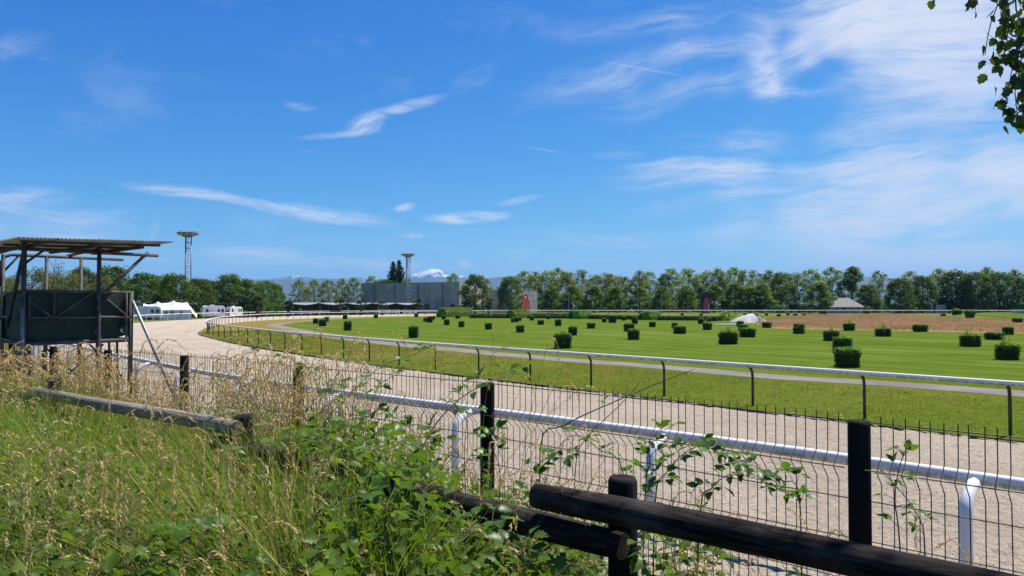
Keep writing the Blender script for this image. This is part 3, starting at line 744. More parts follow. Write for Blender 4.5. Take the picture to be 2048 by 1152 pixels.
# right-hand wood
RW = [('oak', 1562, 541, 62, 270, 'dark blue-green tree at the left end of the right-hand wood'), ('plane', 1590, 545, 60, 262, None), ('plane', 1622, 538, 66, 262, None), ('lime', 1640, 562, 66, 236, 'bright green tree shading the left of the grey-roofed house'),
      ('plane', 1664, 536, 62, 268, None), ('lime', 1705, 531, 74, 266, 'tallest dense bright green tree behind the grey-roofed house'), ('plane', 1757, 543, 46, 262, None), ('oak', 1735, 566, 50, 255, 'low dark tree right of the grey-roofed house'),
      ('oak', 1800, 552, 60, 246, 'broad dark tree right of the blue gap in the wood'), ('plane', 1822, 545, 60, 262, None), ('oak', 1846, 548, 60, 250, 'dark tree left of the pale wall under the wood'), ('plane', 1878, 540, 66, 258, None),
      ('oak', 1912, 536, 72, 252, 'large dark tree right of the pale wall under the wood'), ('oak', 1950, 540, 70, 246, 'dark heavy tree in the middle of the right-hand end'), ('plane', 1975, 536, 66, 262, None), ('oak', 1998, 540, 72, 248, 'dark tree above the two square hedges near the right edge'),
      ('plane', 2030, 541, 66, 258, None), ('oak', 2052, 548, 70, 246, 'dark tree cut by the right edge of the picture'), ('oak', 2100, 545, 70, 250, None), ('plane', 1548, 556, 40, 300, None)]
np_ = 0
for (k, x, y, w, d, lb) in sorted(RW, key=lambda g: g[1]):
    if lb is None: lb = f'airy plane tree in the right-hand wood, {ORD[np_]} from the left'; np_ += 1
    tree(k, x, y, w, d, lb, 'trees of the right-hand wood')
# low shrubs along the foot of the trees
random.seed(9); i = 0
for x in list(range(1085, 1560, 24)) :
    tree('shrub', x + random.uniform(-6, 6), 600 + random.uniform(-4, 4), 34, 280, f'low dark shrub under the lime row, {ORD[i]} from the left', 'shrubs under the lime row', cat='shrub'); i += 1
i = 0
for x in list(range(1560, 2080, 26)):
    if 1660 < x < 1715: continue
    tree('shrub', x + random.uniform(-6, 6), 600 + random.uniform(-8, 6), 36, 250 + random.uniform(0, 18), f'dark bush at the foot of the right-hand wood, {ORD[i]} from the left', 'bushes at the foot of the right-hand wood', cat='shrub'); i += 1
tree('shrub', 1736, 610, 22, 236, 'small bright clipped bush right of the grey-roofed house', cat='shrub')
i = 0
for x in range(262, 560, 30):
    tree('shrub', x, 602, 36, 172 + (x - 262) * 0.14, f'dark undergrowth bush below the left grove, {ORD[i]} from the left', 'bushes below the left grove', cat='shrub'); i += 1
i = 0
for x in range(590, 760, 28):
    tree('shrub', x, 598, 34, 280, f'dark bush below the trees behind the stables, {ORD[i]} from the left', 'bushes behind the stables', cat='shrub'); i += 1
i = 0
for x in range(0, 250, 30):
    tree('shrub', x, 600, 40, 132 + x * 0.06, f'bush under the willows behind the shelter, {ORD[i]} from the left', 'bushes behind the shelter', cat='shrub'); i += 1

# ================================================================== buildings
def panel_wall(root, p0, p1, z0, z1, cols, rows, mat, gap=0.07, th=0.12):
    d = (p1 - p0); L = d.length; d = d / L; nrm = Vector((d.y, -d.x, 0))
    Mx = Matrix(((d.x, nrm.x, 0, p0.x), (d.y, nrm.y, 0, p0.y), (0, 0, 1, 0), (0, 0, 0, 1)))
    for i in range(cols):
        for (za, zb) in rows:
            mb = MB(); e = random.uniform(0, 0.02)
            mb.box(L * i / cols + gap / 2, L * (i + 1) / cols - gap / 2, -0.02, th + e, za + gap / 2, zb - gap / 2, Mx)
            mb.build('panel', mat, root)
    return Mx, L
def hall(name, pl, pc, pr, h, cols_l, cols_r, rows, label):
    root = empty(name, (0, 0, 0), 0, label, 'building'); o0 = Vector((pc.x, pc.y, 0)); root.location = o0
    pl, pc, pr = [Vector((p.x, p.y, 0)) - o0 for p in (pl, pc, pr)]
    back = pl + (pr - pc)
    mb = MB(); mb.prism([pl, pc, pr, back], (0, 0, h - 0.12)); mb.build('core', M['concrete_dark'], root)
    rws = [(h * a, h * b) for a, b in rows]
    Ml, Ll = panel_wall(root, pl, pc, 0, h, cols_l, rws, M['concrete'])
    Mr, Lr = panel_wall(root, pc, pr, 0, h, cols_r, rws, M['concrete'])
    cp = MB(); c = (pl + pr) / 2
    cp.prism([q + (q - c).normalized() * 0.2 + Vector((0, 0, h - 0.11)) for q in (pl, pc, pr, back)], (0, 0, 0.16)); cp.build('coping', M['concrete'], root)
    return root, Ml, Ll, Mr, Lr
random.seed(3)
r1, Ml, Ll, Mr, Lr = hall('concrete_hall', atd(722, 610, 277), atd(918, 610, 258), atd(979, 610, 292), 10.95, 9, 3, [(0, 0.33), (0.33, 0.68), (0.68, 0.985)], 'large grey concrete hall behind the stables and the light mast')
for px in (0.15, 0.365, 0.60, 0.845):
    mb = MB(); mb.tube([Ml @ Vector((Ll * px, 0.24, 0.1)), Ml @ Vector((Ll * px, 0.24, 9.6))], 0.13, 8); mb.box(Ll * px - 0.3, Ll * px + 0.3, 0.14, 0.5, 9.6, 10.1, Ml)
    mb.build('downpipe', M['pipe'], r1)
r2, Ml, Ll, Mr, Lr = hall('concrete_annex', atd(972, 610, 284), atd(1024, 610, 262), atd(1074, 610, 274), 8.3, 3, 3, [(0, 0.24), (0.24, 0.5), (0.5, 0.76), (0.76, 0.98)], 'lower concrete annex with the red arched door, right of the hall')
# red keyhole-arched door
def arch_poly(w, h, w2, h2, n=10):
    P = [(-w / 2, 0), (-w / 2, h), (-w2 / 2 - 0.25, h), (-w2 / 2, h + 0.3), (-w2 / 2, h2)]
    for k in range(n + 1):
        a = math.pi - math.pi * k / n; P.append((w2 / 2 * math.cos(a), h2 + w2 / 2 * math.sin(a)))
    P += [(w2 / 2, h2), (w2 / 2, h + 0.3), (w2 / 2 + 0.25, h), (w / 2, h), (w / 2, 0)]
    out = []
    for p in P:
        if not out or (abs(p[0] - out[-1][0]) + abs(p[1] - out[-1][1])) > 1e-4: out.append(p)
    return out
cx = Lr * 0.50
mb = MB(); mb.prism([Mr @ Vector((cx + a, 0.16, z)) for a, z in arch_poly(4.9, 4.3, 2.9, 5.4)], (Mr.to_3x3() @ Vector((0, 0.16, 0)))); dr = mb.build('arched_door', M['red'], r2)
mb = MB(); mb.box(cx - 0.04, cx + 0.04, 0.30, 0.36, 0.1, 4.2, Mr); mb.build('door_joint', M['concrete_dark'], dr)
mb = MB(); mb.tube([Mr @ Vector((cx, 0.28, 5.6)), Mr @ Vector((cx, 0.40, 5.6))], 0.42, 12); mb.build('medallion', M['white'], dr)
mb = MB()
ap = arch_poly(4.9, 4.3, 2.9, 5.4); ac = (0, 2.5)
for (a0, z0), (a1, z1) in zip(ap, ap[1:]): mb.tube([Mr @ Vector((cx + a0, 0.26, z0)), Mr @ Vector((cx + a1, 0.26, z1))], 0.14, 6)
mb.build('door_frame', M['red'], dr)

# stables: a row of low gabled ranges, open dark fronts
s0 = Vector((atd(384, 610, 163).x, 163, 0)); s1 = Vector((atd(852, 610, 246).x, 246, 0))
nb = 8; sd = (s1 - s0) / nb; L = sd.length; ang = math.atan2(sd.y, sd.x)
random.seed(12)
for i in range(nb):
    o = empty('stable_block', s0 + sd * i, ang, f'low dark stable range with pale gabled roof, {ORD[i]} from the left', 'stable', 'row of stables')
    hE, hR, dp = 2.85, 3.45, 9.0
    mb = MB(); mb.box(0.1, L - 0.1, 2.2, dp, 0, hE); mb.build('wall', M['dark_wood'], o)
    mb = MB(); rp = L * 0.42
    def roofz(x): return hE + (hR - hE) * (x / rp if x < rp else 1 - (x - rp) / (L - rp)) - 0.12 * math.sin(math.pi * (x / rp if x < rp else (x - rp) / (L - rp)))
    n = 12; up_ = [Vector((L * k / n, -0.9, roofz(L * k / n))) for k in range(n + 1)]
    prof = up_ + [p - Vector((0, 0, 0.14)) for p in up_[::-1]]
    mb.prism(prof, (0, dp + 1.4, 0)); mb.build('roof', M['roof_grey'], o)
    mb = MB(); gp = [Vector((0.05, -0.3, hE - 0.15)), Vector((rp, -0.3, hR - 0.2)), Vector((L - 0.05, -0.3, hE - 0.15)), Vector((L - 0.05, -0.3, hE - 0.55)), Vector((rp, -0.3, hE + 0.05)), Vector((0.05, -0.3, hE - 0.55))]
    mb.prism(gp, (0, 0.08, 0)); mb.build('fascia', M['dark_wood'], o)
    for k in range(6):
        mb = MB(); mb.box(L * k / 6 + 0.1, L * k / 6 + 0.24, -0.25, -0.1, -0.05, hE - 0.3); mb.build('post', M['wood_old'] if k % 2 else M['dark_wood'], o)
    for k in range(5):
        x0 = L * (k + 0.25) / 6 + 0.1
        mb = MB(); mb.box(x0, x0 + L / 9, 2.10, 2.18, 0.05, 2.0); dd = mb.build('stall_door', M['wood_old'], o)
        if random.random() < 0.5:
            mb = MB(); mb.box(x0 + 0.2, x0 + L / 9 - 0.3, 2.02, 2.09, 1.2, 1.8); mb.build('hatch', M['white'] if random.random() < 0.3 else M['dark_wood'], dd)
# grey house with hipped roof
hp = atd(1688, 610, 250); hw = 11.5; hd = 8.0
o = empty('house', (hp.x, hp.y, 0), R(-6), 'grey-roofed house half hidden under the trees of the right-hand wood', 'house')
mb = MB(); mb.box(-hw / 2 + 0.6, hw / 2 - 0.6, -hd / 2 + 0.6, hd / 2 - 0.6, -0.1, 2.2); mb.build('wall', M['concrete'], o)
mb = MB(); e = [Vector((-hw / 2, -hd / 2, 2.0)), Vector((hw / 2, -hd / 2, 2.0)), Vector((hw / 2, hd / 2, 2.0)), Vector((-hw / 2, hd / 2, 2.0)), Vector((-2.2, 0, 5.2)), Vector((1.6, 0, 5.2))]
mb.v = e; mb.f = [(0, 1, 5, 4), (1, 2, 5), (2, 3, 4, 5), (3, 0, 4), (3, 2, 1, 0)]; rf = mb.build('roof', M['tile_grey'], o)
mb = MB(); mb.box(1.8, 2.4, 0.3, 0.9, 3.8, 5.9); mb.build('chimney', M['concrete'], rf)
mb = MB(); mb.box(-hw / 2 - 0.05, hw / 2 + 0.05, -hd / 2 - 0.12, -hd / 2, 1.9, 2.08); mb.build('gutter', M['roof_grey'], rf)
for k in (-3.4, -1.2, 1.4, 3.6):
    mb = MB(); mb.box(k - 0.5, k + 0.5, -hd / 2 + 0.52, -hd / 2 + 0.595, 0.7, 1.8); mb.build('window', M['glass_dark'], o)
# pale wall fragments below the wood
for (x0, x1, yt, yb, d, lb) in ((1857, 1866, 606, 622, 246, 'narrow pale wall between the trunks of the right-hand wood'), (1872, 1892, 610, 622, 247, 'wider pale wall under the branches of the right-hand wood'), (2022, 2060, 619, 626, 236, 'low white wall at the right edge below the wood')):
    a = atd(x0, 610, d); b = atd(x1, 610, d); z = max(0.6, atd(x0, yt, d).z)
    o = empty('garden_wall', (a.x, d, 0), 0, lb, 'wall')
    mb = MB(); mb.box(0, b.x - a.x, 0, 0.35, -0.1, z); mb.build('wall', M['concrete'], o)
    mb = MB(); mb.box(-0.06, b.x - a.x + 0.06, -0.06, 0.41, z + 0.002, z + 0.1); mb.build('coping', M['concrete'], o)

# floodlight masts with dish heads
def mast(x, ytop, d, label):
    b = atd(x, 610, d); top = atd(x, ytop, d).z
    o = empty('light_mast', (b.x, d, 0), R(20), label, 'light mast', 'light masts')
    hr = top - 0.9; r = 0.78
    for k in range(3):
        a = 2.094 * k; mb = MB(); mb.tube([(r * math.cos(a), r * math.sin(a), -0.2), (r * math.cos(a), r * math.sin(a), hr)], 0.13, 8); mb.build('leg', M['steel_light'], o, smooth=True)
    z = 1.4
    while z < hr - 0.5:
        mb = MB()
        for k in range(3):
            a = 2.094 * k; c = 2.094 * (k + 1)
            mb.tube([(r * math.cos(a), r * math.sin(a), z), (r * math.cos(c), r * math.sin(c), z)], 0.075, 6)
        mb.build('rung_ring', M['steel_light'], o); z += 1.35
    mb = MB(); mb.tube([(0.15, 0, 0), (0.15, 0, hr)], 0.05, 6); mb.build('cable_duct', M['pipe'], o)
    R_ = 2.5
    mb = MB(); mb.lathe([(0.75, hr - 0.55), (1.1, hr - 0.45), (1.9, hr - 0.05), (R_, hr + 0.35), (R_, hr + 0.45), (1.6, hr + 0.52), (0.0, hr + 0.5)], 28); mb.build('dish', M['bronze_dish'], o)
    mb = MB()
    for k in range(20):
        a = 6.283 * k / 20; a2 = 6.283 * (k + 1) / 20
        mb.tube([(1.7 * math.cos(a), 1.7 * math.sin(a), hr + 0.4), (1.7 * math.cos(a), 1.7 * math.sin(a), hr + 0.95)], 0.03, 4)
        mb.tube([(1.7 * math.cos(a), 1.7 * math.sin(a), hr + 0.93), (1.7 * math.cos(a2), 1.7 * math.sin(a2), hr + 0.93)], 0.03, 4)
    mb.build('guard_rail', M['steel_light'], o)
    for k in range(10):
        a = 6.283 * (k + 0.5) / 10; Mx = Matrix.Rotation(a, 4, 'Z') @ Matrix.Translation((2.2, 0, hr + 0.1)) @ Matrix.Rotation(R(35), 4, 'Y')
        mb = MB(); mb.box(-0.16, 0.16, -0.2, 0.2, -0.16, 0.1, Mx); mb.build('floodlight', M['white'], o)
    return o
mast(374, 462, 172, 'taller lattice light mast with dish head above the left grove')
mast(815.5, 506, 252, 'lattice light mast with dish head in front of the concrete hall')
# thin lamp posts
for (x, yt, d, lb) in ((605, 558, 250, 'thin street lamp rising above the stables'), (1096, 574, 262, 'thin pole left of the lime row beside the annex'), (1137, 580, 246, 'thin pole in front of the second lime tree'), (1153, 602, 246, 'short pale pole between the second and third lime'), (1244, 588, 246, 'thin pole in front of the fourth lime tree'), (1276, 582, 246, 'thin pole in front of the fifth lime tree'), (1323, 580, 246, 'thin pole in front of the sixth lime tree'), (640, 602, 200, 'short lamp post before the stables')):
    b = atd(x, 610, d); z = atd(x, yt, d).z
    o = empty('lamp_post', (b.x, d, 0), 0, lb, 'lamp post', 'lamp posts')
    mb = MB(); mb.tube([(0, 0, -0.1), (0, 0, z * 0.6), (0, 0, z)], [0.13, 0.10, 0.07], 8); mb.build('pole', M['steel_light'], o)
    mb = MB(); mb.tube([(0, 0, z - 0.06), (-0.9, -0.1, z + 0.06)], 0.05, 6); mb.box(-1.4, -0.7, -0.25, 0.12, z + 0.0, z + 0.16); mb.build('lamp_head', M['steel_light'], o)
# red start tower
b = atd(1413.5, 610, 246); o = empty('red_tower', (b.x, 246, 0), 0, 'narrow red pointed tower standing before the lime row', 'tower')
def lancet(w, h, p): return [(-w / 2, 0), (-w / 2, h * p), (-w * 0.42, h * (p + (1 - p) * 0.35)), (-w * 0.25, h * (p + (1 - p) * 0.8)), (-w * .1, h * 0.985), (w * .1, h * 0.985), (w * 0.25, h * (p + (1 - p) * 0.8)), (w * 0.42, h * (p + (1 - p) * 0.35)), (w / 2, h * p), (w / 2, 0)]
mb = MB(); mb.prism([Vector((a, 0, z)) for a, z in lancet(2.05, 5.3, 0.55)], (0, 1.2, 0)); mb.build('panel', M['red'], o)
mb = MB(); mb.box(0.62, 0.74, -0.06, 0, 0.1, 3.4); mb.build('stripe', M['white'], o)
for z in (1.2, 2.4, 3.6):
    mb = MB(); mb.box(-0.95, 0.95, -0.04, 0, z, z + 0.06); mb.build('joint', M['concrete_dark'], o)
mb = MB(); mb.prism([Vector((a - 0.15, 1.25, z)) for a, z in lancet(3.0, 7.4, 0.8)], (0, 0.5, 0)); mb.build('backboard', M['dark_wood'], o)

# caravans and the canvas awning
def caravan(x, d, L, hh, rz, label, front):
    b = atd(x, 610, d); o = empty('caravan', (b.x, d, 0), rz, label, 'caravan', 'caravans behind the outer rail')
    P = [(0, 0.45), (-0.02, 1.2), (0.12, 1.9), (0.45, 2.4), (0.9, hh), (L - 0.6, hh), (L - 0.25, hh - 0.12), (L - 0.06, hh - 0.5), (L, 1.2), (L, 0.45)]
    mb = MB(); mb.prism([Vector((p[0], -1.1, p[1])) for p in P], (0, 2.2, 0)); mb.build('body', M['white'], o)
    mb = MB(); mb.quad((-0.035, -0.95, 1.25), (-0.035, 0.95, 1.25), (0.31, 0.95, 2.22), (0.31, -0.95, 2.22)); mb.f[0] = mb.f[0][::-1]; mb.build('front_window', M['glass_dark'], o)
    for k, (u0, u1) in enumerate(((0.14, 0.27), (0.40, 0.53), (0.66, 0.76), (0.82, 0.94))):
        z0, z1 = (1.25, 1.95) if k != 1 else (0.6, 2.15)
        if k == 1:
            mb = MB(); mb.box(L * u0, L * u0 + 0.7, -1.125, -1.1, z0, z1); mb.build('door', M['canvas'], o); continue
        mb = MB(); mb.box(L * u0, L * u1, -1.13, -1.1, z0, z1); mb.build('window', M['glass_dark'], o)
    for y in (-1.02, 0.86):
        mb = MB(); mb.tube([(L * 0.55, y, 0.33), (L * 0.55, y + 0.16, 0.33)], 0.33, 14); mb.build('wheel', M['rubber'], o)
    mb = MB(); mb.box(L * 0.4, L * 0.4 + 0.7, -0.35, 0.35, hh, hh + 0.15); mb.build('roof_vent', M['white'], o)
    mb = MB(); mb.tube([(0, 0, 0.45), (-1.2, 0, 0.45)], 0.05, 6); mb.tube([(-1.0, 0, 0.5), (-1.0, 0, -0.05)], 0.04, 6); mb.build('drawbar', M['steel'], o)
    return o
caravan(402, 148, 4.5, 2.65, R(38), 'white caravan with dark front window right of the canvas awning', 1)
caravan(452, 156, 3.8, 2.4, R(68), 'smaller rounded white caravan beside the longer caravan', 0)
caravan(262, 134, 5.2, 2.5, R(20), 'white caravan half hidden by the corner post of the shelter', 0)
# awning tent
b = atd(284, 610, 136); o = empty('awning_tent', (b.x, 136, 0), R(22), 'long white canvas awning with pointed peaks behind the outer rail', 'tent')
o.scale = (0.82, 1, 0.92); Lt = 11.2; pk = [(0, 2.45), (0.3, 3.35), (2.0, 3.15), (3.2, 3.7), (4.6, 3.4), (6.6, 3.95), (7.6, 3.55), (9.4, 3.65), (10.2, 2.6), (11.6, 0.9)]
mb = MB(); dp = 3.2
for (xa, za), (xb, zb) in zip(pk, pk[1:]):
    n = 4
    for k in range(n):
        f0, f1 = k / n, (k + 1) / n
        def pt(f, e):
            x = xa + (xb - xa) * f; z = za + (zb - za) * f - 0.18 * math.sin(math.pi * f) * min(1, abs(xb - xa)); 
            return Vector((x, -1.6 + 1.8 * e, (2.0 if x < 10.3 else max(0.2, z - 0.5)) * (1 - e) + z * e))
        mb.quad(pt(f0, 0), pt(f1, 0), pt(f1, 1), pt(f0, 1))
        q0, q1 = pt(f0, 1), pt(f1, 1)
        mb.quad(q0, q1, Vector((q1.x, 2.0, min(2.0, q1.z))), Vector((q0.x, 2.0, min(2.0, q0.z))))
mb.build('canopy', M['canvas'], o)
mb = MB(); mb.box(0, 10.3, -1.58, 1.9, -0.05, 1.98); mb.build('wall', M['canvas'], o)
for (xa, xb) in ((0.3, 0.9), (2.6, 3.3), (4.6, 5.5), (6.0, 6.8), (8.0, 8.6)):
    mb = MB(); mb.box(xa, xb, -1.62, -1.585, 0.9, 1.7); mb.build('window', M['glass_dark'], o)
mb = MB(); mb.box(1.1, 2.4, -1.66, -1.585, 0.1, 1.8); mb.build('glazed_door', M['glass_dark'], o)
for x in (0.05, 1.0, 2.5, 3.5, 5.6, 7.0, 8.8, 10.25):
    mb = MB(); mb.box(x - 0.04, x + 0.04, -1.66, -1.6, -0.05, 2.0); mb.build('tent_pole', M['white'], o)

# little fan palms before the stables and the hall
def palm_meshes(seed):
    random.seed(seed); tk = MB(); cr = MB()
    tk.tube([(0, 0, -0.1), (0.04, 0, 0.9), (0, 0, 1.9)], [0.19, 0.21, 0.16], 8)
    for k in range(54):
        a = random.uniform(0, 6.28); el = random.uniform(-0.7, 1.3); l = random.uniform(0.7, 1.05)
        d = Vector((math.cos(a) * math.cos(el), math.sin(a) * math.cos(el), math.sin(el)))
        o_ = Vector((0, 0, 1.95)); hub = o_ + d * l * 0.6; s = d.cross(Vector((0, 0, 1))); s.normalize(); u = s.cross(d)
        cr.quad(o_ - s * 0.02, o_ + s * 0.02, hub + s * 0.02, hub - s * 0.02)
        for j in range(-4, 5):
            th = j * 0.27; e = hub + (d * math.cos(th) + s * math.sin(th)) * 0.55 * l - Vector((0, 0, 0.1))
            w = (s * math.cos(th) - d * math.sin(th)) * 0.10
            cr.quad(hub, (hub + e) / 2 + w, e, (hub + e) / 2 - w)
    return tk.mesh('trunk', M['bark']), cr.mesh('crown', M['lf_palm'])
PM = [palm_meshes(k) for k in range(3)]
for i, (x, yt, d, hh) in enumerate([(452, 594, 158, 1), (515, 590, 158, 1), (577, 600, 172, 1), (680, 596, 192, 1), (722, 598, 196, 1), (764, 599, 200, 1), (835, 597, 214, 1), (854, 606, 222, 1), (905, 607, 230, 1), (977, 603, 236, 1)]):
    b = atd(x, 610, d); z = atd(x, yt, d).z
    o = empty('fan_palm', (b.x, d, 0), i * 1.3, f'small fan palm in front of the stables and halls, {ORD[i]} from the left', 'palm', 'fan palms')
    o.scale = (z / 3.0 * 1.25, z / 3.0 * 1.25, z / 3.0)
    link('trunk', PM[i % 3][0], o); link('crown', PM[i % 3][1], o)
# white gates on the far bend
for (x0, x1, d, lb) in ((757, 799, 196, 'white double-bar gate on the far bend, left one'), (806, 832, 188, 'white double-bar gate on the far bend, right one')):
    a = atd(x0, 610, d); b = atd(x1, 610, d - 2); o = empty('track_gate', (a.x, a.y, 0), math.atan2(b.y - a.y, b.x - a.x), lb, 'gate', 'gates on the far bend')
    L = (b - a).length
    for z in (0.75, 1.35):
        mb = MB(); mb.box(0, L, -0.05, 0.05, z - 0.1, z + 0.1); mb.build('bar', M['white'], o)
    for x in (0.1, L / 2, L - 0.1):
        mb = MB(); mb.box(x - 0.07, x + 0.07, 0.055, 0.16, -0.1, 1.5); mb.build('post', M['white'], o)

# ================================================================== clipped hedge blocks on the turf
def hedge_mesh(seed, nleaf, s, notch=False, ball=False):
    random.seed(seed); mb = MB(); n = 5; young = []
    # core: a lumpy rounded box, unit size (1 x 1 x 1)
    def sh(p):
        q = Vector(p)
        if ball:
            q = Vector((q.x, q.y, q.z - 0.5)); q = q.normalized() * max(abs(q.x), abs(q.y), abs(q.z)) * 1.0; q.z += 0.5
        mx_ = max(abs(q.x), abs(q.y)); rd = (abs(q.x) ** 5 + abs(q.y) ** 5) ** 0.2
        if rd > 1e-6: q.x *= mx_ / rd; q.y *= mx_ / rd
        tz = max(0.0, (q.z - 0.75) / 0.25); sh_ = 1 - 0.10 * tz * tz; q.x *= sh_; q.y *= sh_
        k = 1 + 0.16 * noise.noise(q * 3.1 + Vector((seed, 0, 0)))
        q = Vector((q.x * k, q.y * k, q.z * (1 + 0.09 * noise.noise(q * 2.7 + Vector((0, seed, 0))))))
        tp = 0.93 + 0.09 * q.z
        return Vector((q.x * tp, q.y * tp, q.z))
    faces = []
    for ax in range(3):
        for sg in (0, 1):
            if ax == 2 and sg == 0: continue
            for i in range(n):
                for j in range(n):
                    def P(u, v):
                        c = [0, 0, 0]; c[ax] = sg; o = [k for k in range(3) if k != ax]; c[o[0]] = u; c[o[1]] = v
                        return (c[0] - 0.5, c[1] - 0.5, c[2])
                    qd = [P(i / n, j / n), P((i + 1) / n, j / n), P((i + 1) / n, (j + 1) / n), P(i / n, (j + 1) / n)]
                    faces.append(qd)
    for qd in faces:
        v = [sh(p) * 0.94 for p in qd]
        if notch and all(p.z > 0.55 and p.x < -0.1 for p in v): continue
        mb.quad(*v)
    for _ in range(nleaf):
        qd = random.choice(faces); u, v = random.random(), random.random()
        a, b, c, d = [Vector(p) for p in qd]
        p = (a * (1 - u) + b * u) * (1 - v) + (d * (1 - u) + c * u) * v
        nr = Vector((p.x, p.y, p.z - 0.5)); m_ = max(abs(nr.x), abs(nr.y), abs(nr.z))
        nn = Vector((nr.x if abs(nr.x) > m_ * 0.9 else 0, nr.y if abs(nr.y) > m_ * 0.9 else 0, nr.z if abs(nr.z) > m_ * 0.9 else 0)).normalized()
        q = sh(p) + nn * random.uniform(-0.03, 0.05 + 0.06 * (nn.z > 0.5)) + nn * (0.05 * noise.noise(p * 4 + Vector((0, 0, seed))))
        if notch and q.z > 0.6 and q.x < 0: continue
        leaf_card(mb, q, s * random.uniform(0.7, 1.4), (nn * 0.8 + rv()).normalized(), 0.55)
        if (nn.z > 0.5 or nn.x > 0.6) and random.random() < (0.7 if nn.z > 0.5 else 0.3): young.append(len(mb.f) - 1)  # new growth, plus sunlit tops and right edges put into the leaf colour
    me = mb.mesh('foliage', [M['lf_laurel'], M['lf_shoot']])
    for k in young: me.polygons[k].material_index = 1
    return me
def shoot_mesh(seed, h, n, s):
    random.seed(seed); mb = MB()
    for k in range(7):
        b = Vector((random.uniform(-0.28, 0.28), random.uniform(-0.28, 0.28), -0.05)); t_ = b + Vector((random.uniform(-0.12, 0.12), random.uniform(-0.1, 0.1), h * random.uniform(0.35, 1.0)))
        mb.tube([b, t_], [0.008, 0.004], 4)
        for j in range(n):
            f = random.random(); leaf_card(mb, b.lerp(t_, f) + rv() * 0.07, s * random.uniform(0.7, 1.3), (rv() + Vector((0, 0, 0.5))).normalized(), 0.5)
    return mb.mesh('shoots', M['lf_shoot'])
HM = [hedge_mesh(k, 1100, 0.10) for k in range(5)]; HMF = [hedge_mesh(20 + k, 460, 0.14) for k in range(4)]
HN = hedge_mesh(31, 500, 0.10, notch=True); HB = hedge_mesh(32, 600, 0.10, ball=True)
SH = [shoot_mesh(1, 0.3, 26, 0.085), shoot_mesh(2, 0.75, 34, 0.09), shoot_mesh(3, 1.0, 34, 0.10)]
smb = MB(); smb.box(-0.02, 0.02, -0.02, 0.02, -0.1, 1.0); STK = smb.mesh('stake', M['stake'])
# x, y of the foot, width px, height px, flag ('' plain, s small shoots, S tall shoots, T very tall, n notched, b ball)
HB_LIST = [(630, 648, 11, 10, ''), (643, 653.5, 16, 14, ''), (652, 644, 11, 9, ''), (689, 639, 10, 9, ''), (751, 637, 9, 8, ''), (693.5, 662.5, 17, 18, 's'),
 (832, 634.6, 9, 7, ''), (826, 677, 22, 22, 's'), (850, 644, 7, 8, ''), (859, 646, 12, 12, 's'), (866.7, 640, 7, 7, ''), (876, 634.5, 9, 7, ''), (887, 639.5, 8, 8, 's'), (893, 651, 12, 11, 's'),
 (915, 638, 9, 7, ''), (922.5, 655.4, 13, 12, ''), (951, 636.7, 9, 7, ''), (984, 635.8, 8, 6.5, ''), (977, 660, 14, 13, ''), (1016, 635.5, 8, 7, ''), (1025, 645.6, 7, 9, ''), (1032, 645.2, 10, 10, ''), (1040, 642.5, 7, 8, ''),
 (1040.6, 666, 17, 14, ''), (1064, 641.5, 10, 9, ''), (1082, 650.4, 12.5, 9.4, ''), (1097, 639, 8, 7, ''), (1117, 653, 13, 13, 's'), (1122, 636.6, 9, 6.6, ''), (1127, 699, 32, 29, 's'), (1146.4, 672, 16, 17, 's'),
 (1182.7, 658, 16, 11, ''), (1209, 645.5, 8, 8, ''), (1226, 646.5, 16, 15, 's'), (1248.6, 641.7, 8, 8, ''), (1271, 652, 14, 19, 'b'), (1260, 664, 21, 15, ''), (1268.7, 681, 21, 20, 's'), (1306, 655, 12, 10.5, ''),
 (1351, 657.6, 11, 11, ''), (1362, 669, 22, 15, ''), (1403.5, 648.7, 11, 10.5, ''), (1418.7, 644, 9, 8, ''), (1430, 643, 9, 9, ''), (1416.4, 661, 16.4, 14, 'S'), (1444, 641.7, 12, 9, ''), (1461, 690.5, 33, 25, 'S'),
 (1482, 654, 13, 10.5, ''), (1489, 663.5, 17.6, 13, ''), (1499.6, 676, 32, 17.6, 's'), (1536, 656.5, 16, 11, ''), (1601.7, 669, 20, 20, 'n'), (1668, 683.5, 26, 20, 'S'), (1703, 662.5, 19, 15, 'S'), (1692, 703, 32, 25, 's'),
 (1705, 738, 43, 36, 's'), (1772.8, 674.4, 28, 16, 'S'), (1846.6, 665, 26, 14, ''), (1951, 695.4, 33, 23, 'T'), (1998, 681, 31, 14, ''), (2022, 671, 17, 15.5, ''), (2028, 722.5, 38, 30, 'T'),
 (1365, 631, 6, 4, ''), (1403.5, 631.5, 6, 4, ''), (1491, 632, 6, 5, ''), (1534, 631.7, 6, 4.5, ''), (1559, 633.5, 7, 5, ''), (1577, 631.5, 6, 4.5, ''), (1592, 631.6, 9, 3.6, ''), (1610, 631.4, 8, 3.6, ''), (1650, 631, 9, 9, 's'), (1889, 633, 9, 5, ''), (1917, 638, 18, 18, ''), (1943.6, 641, 19, 19, ''), (2040, 650, 16, 13, '')]
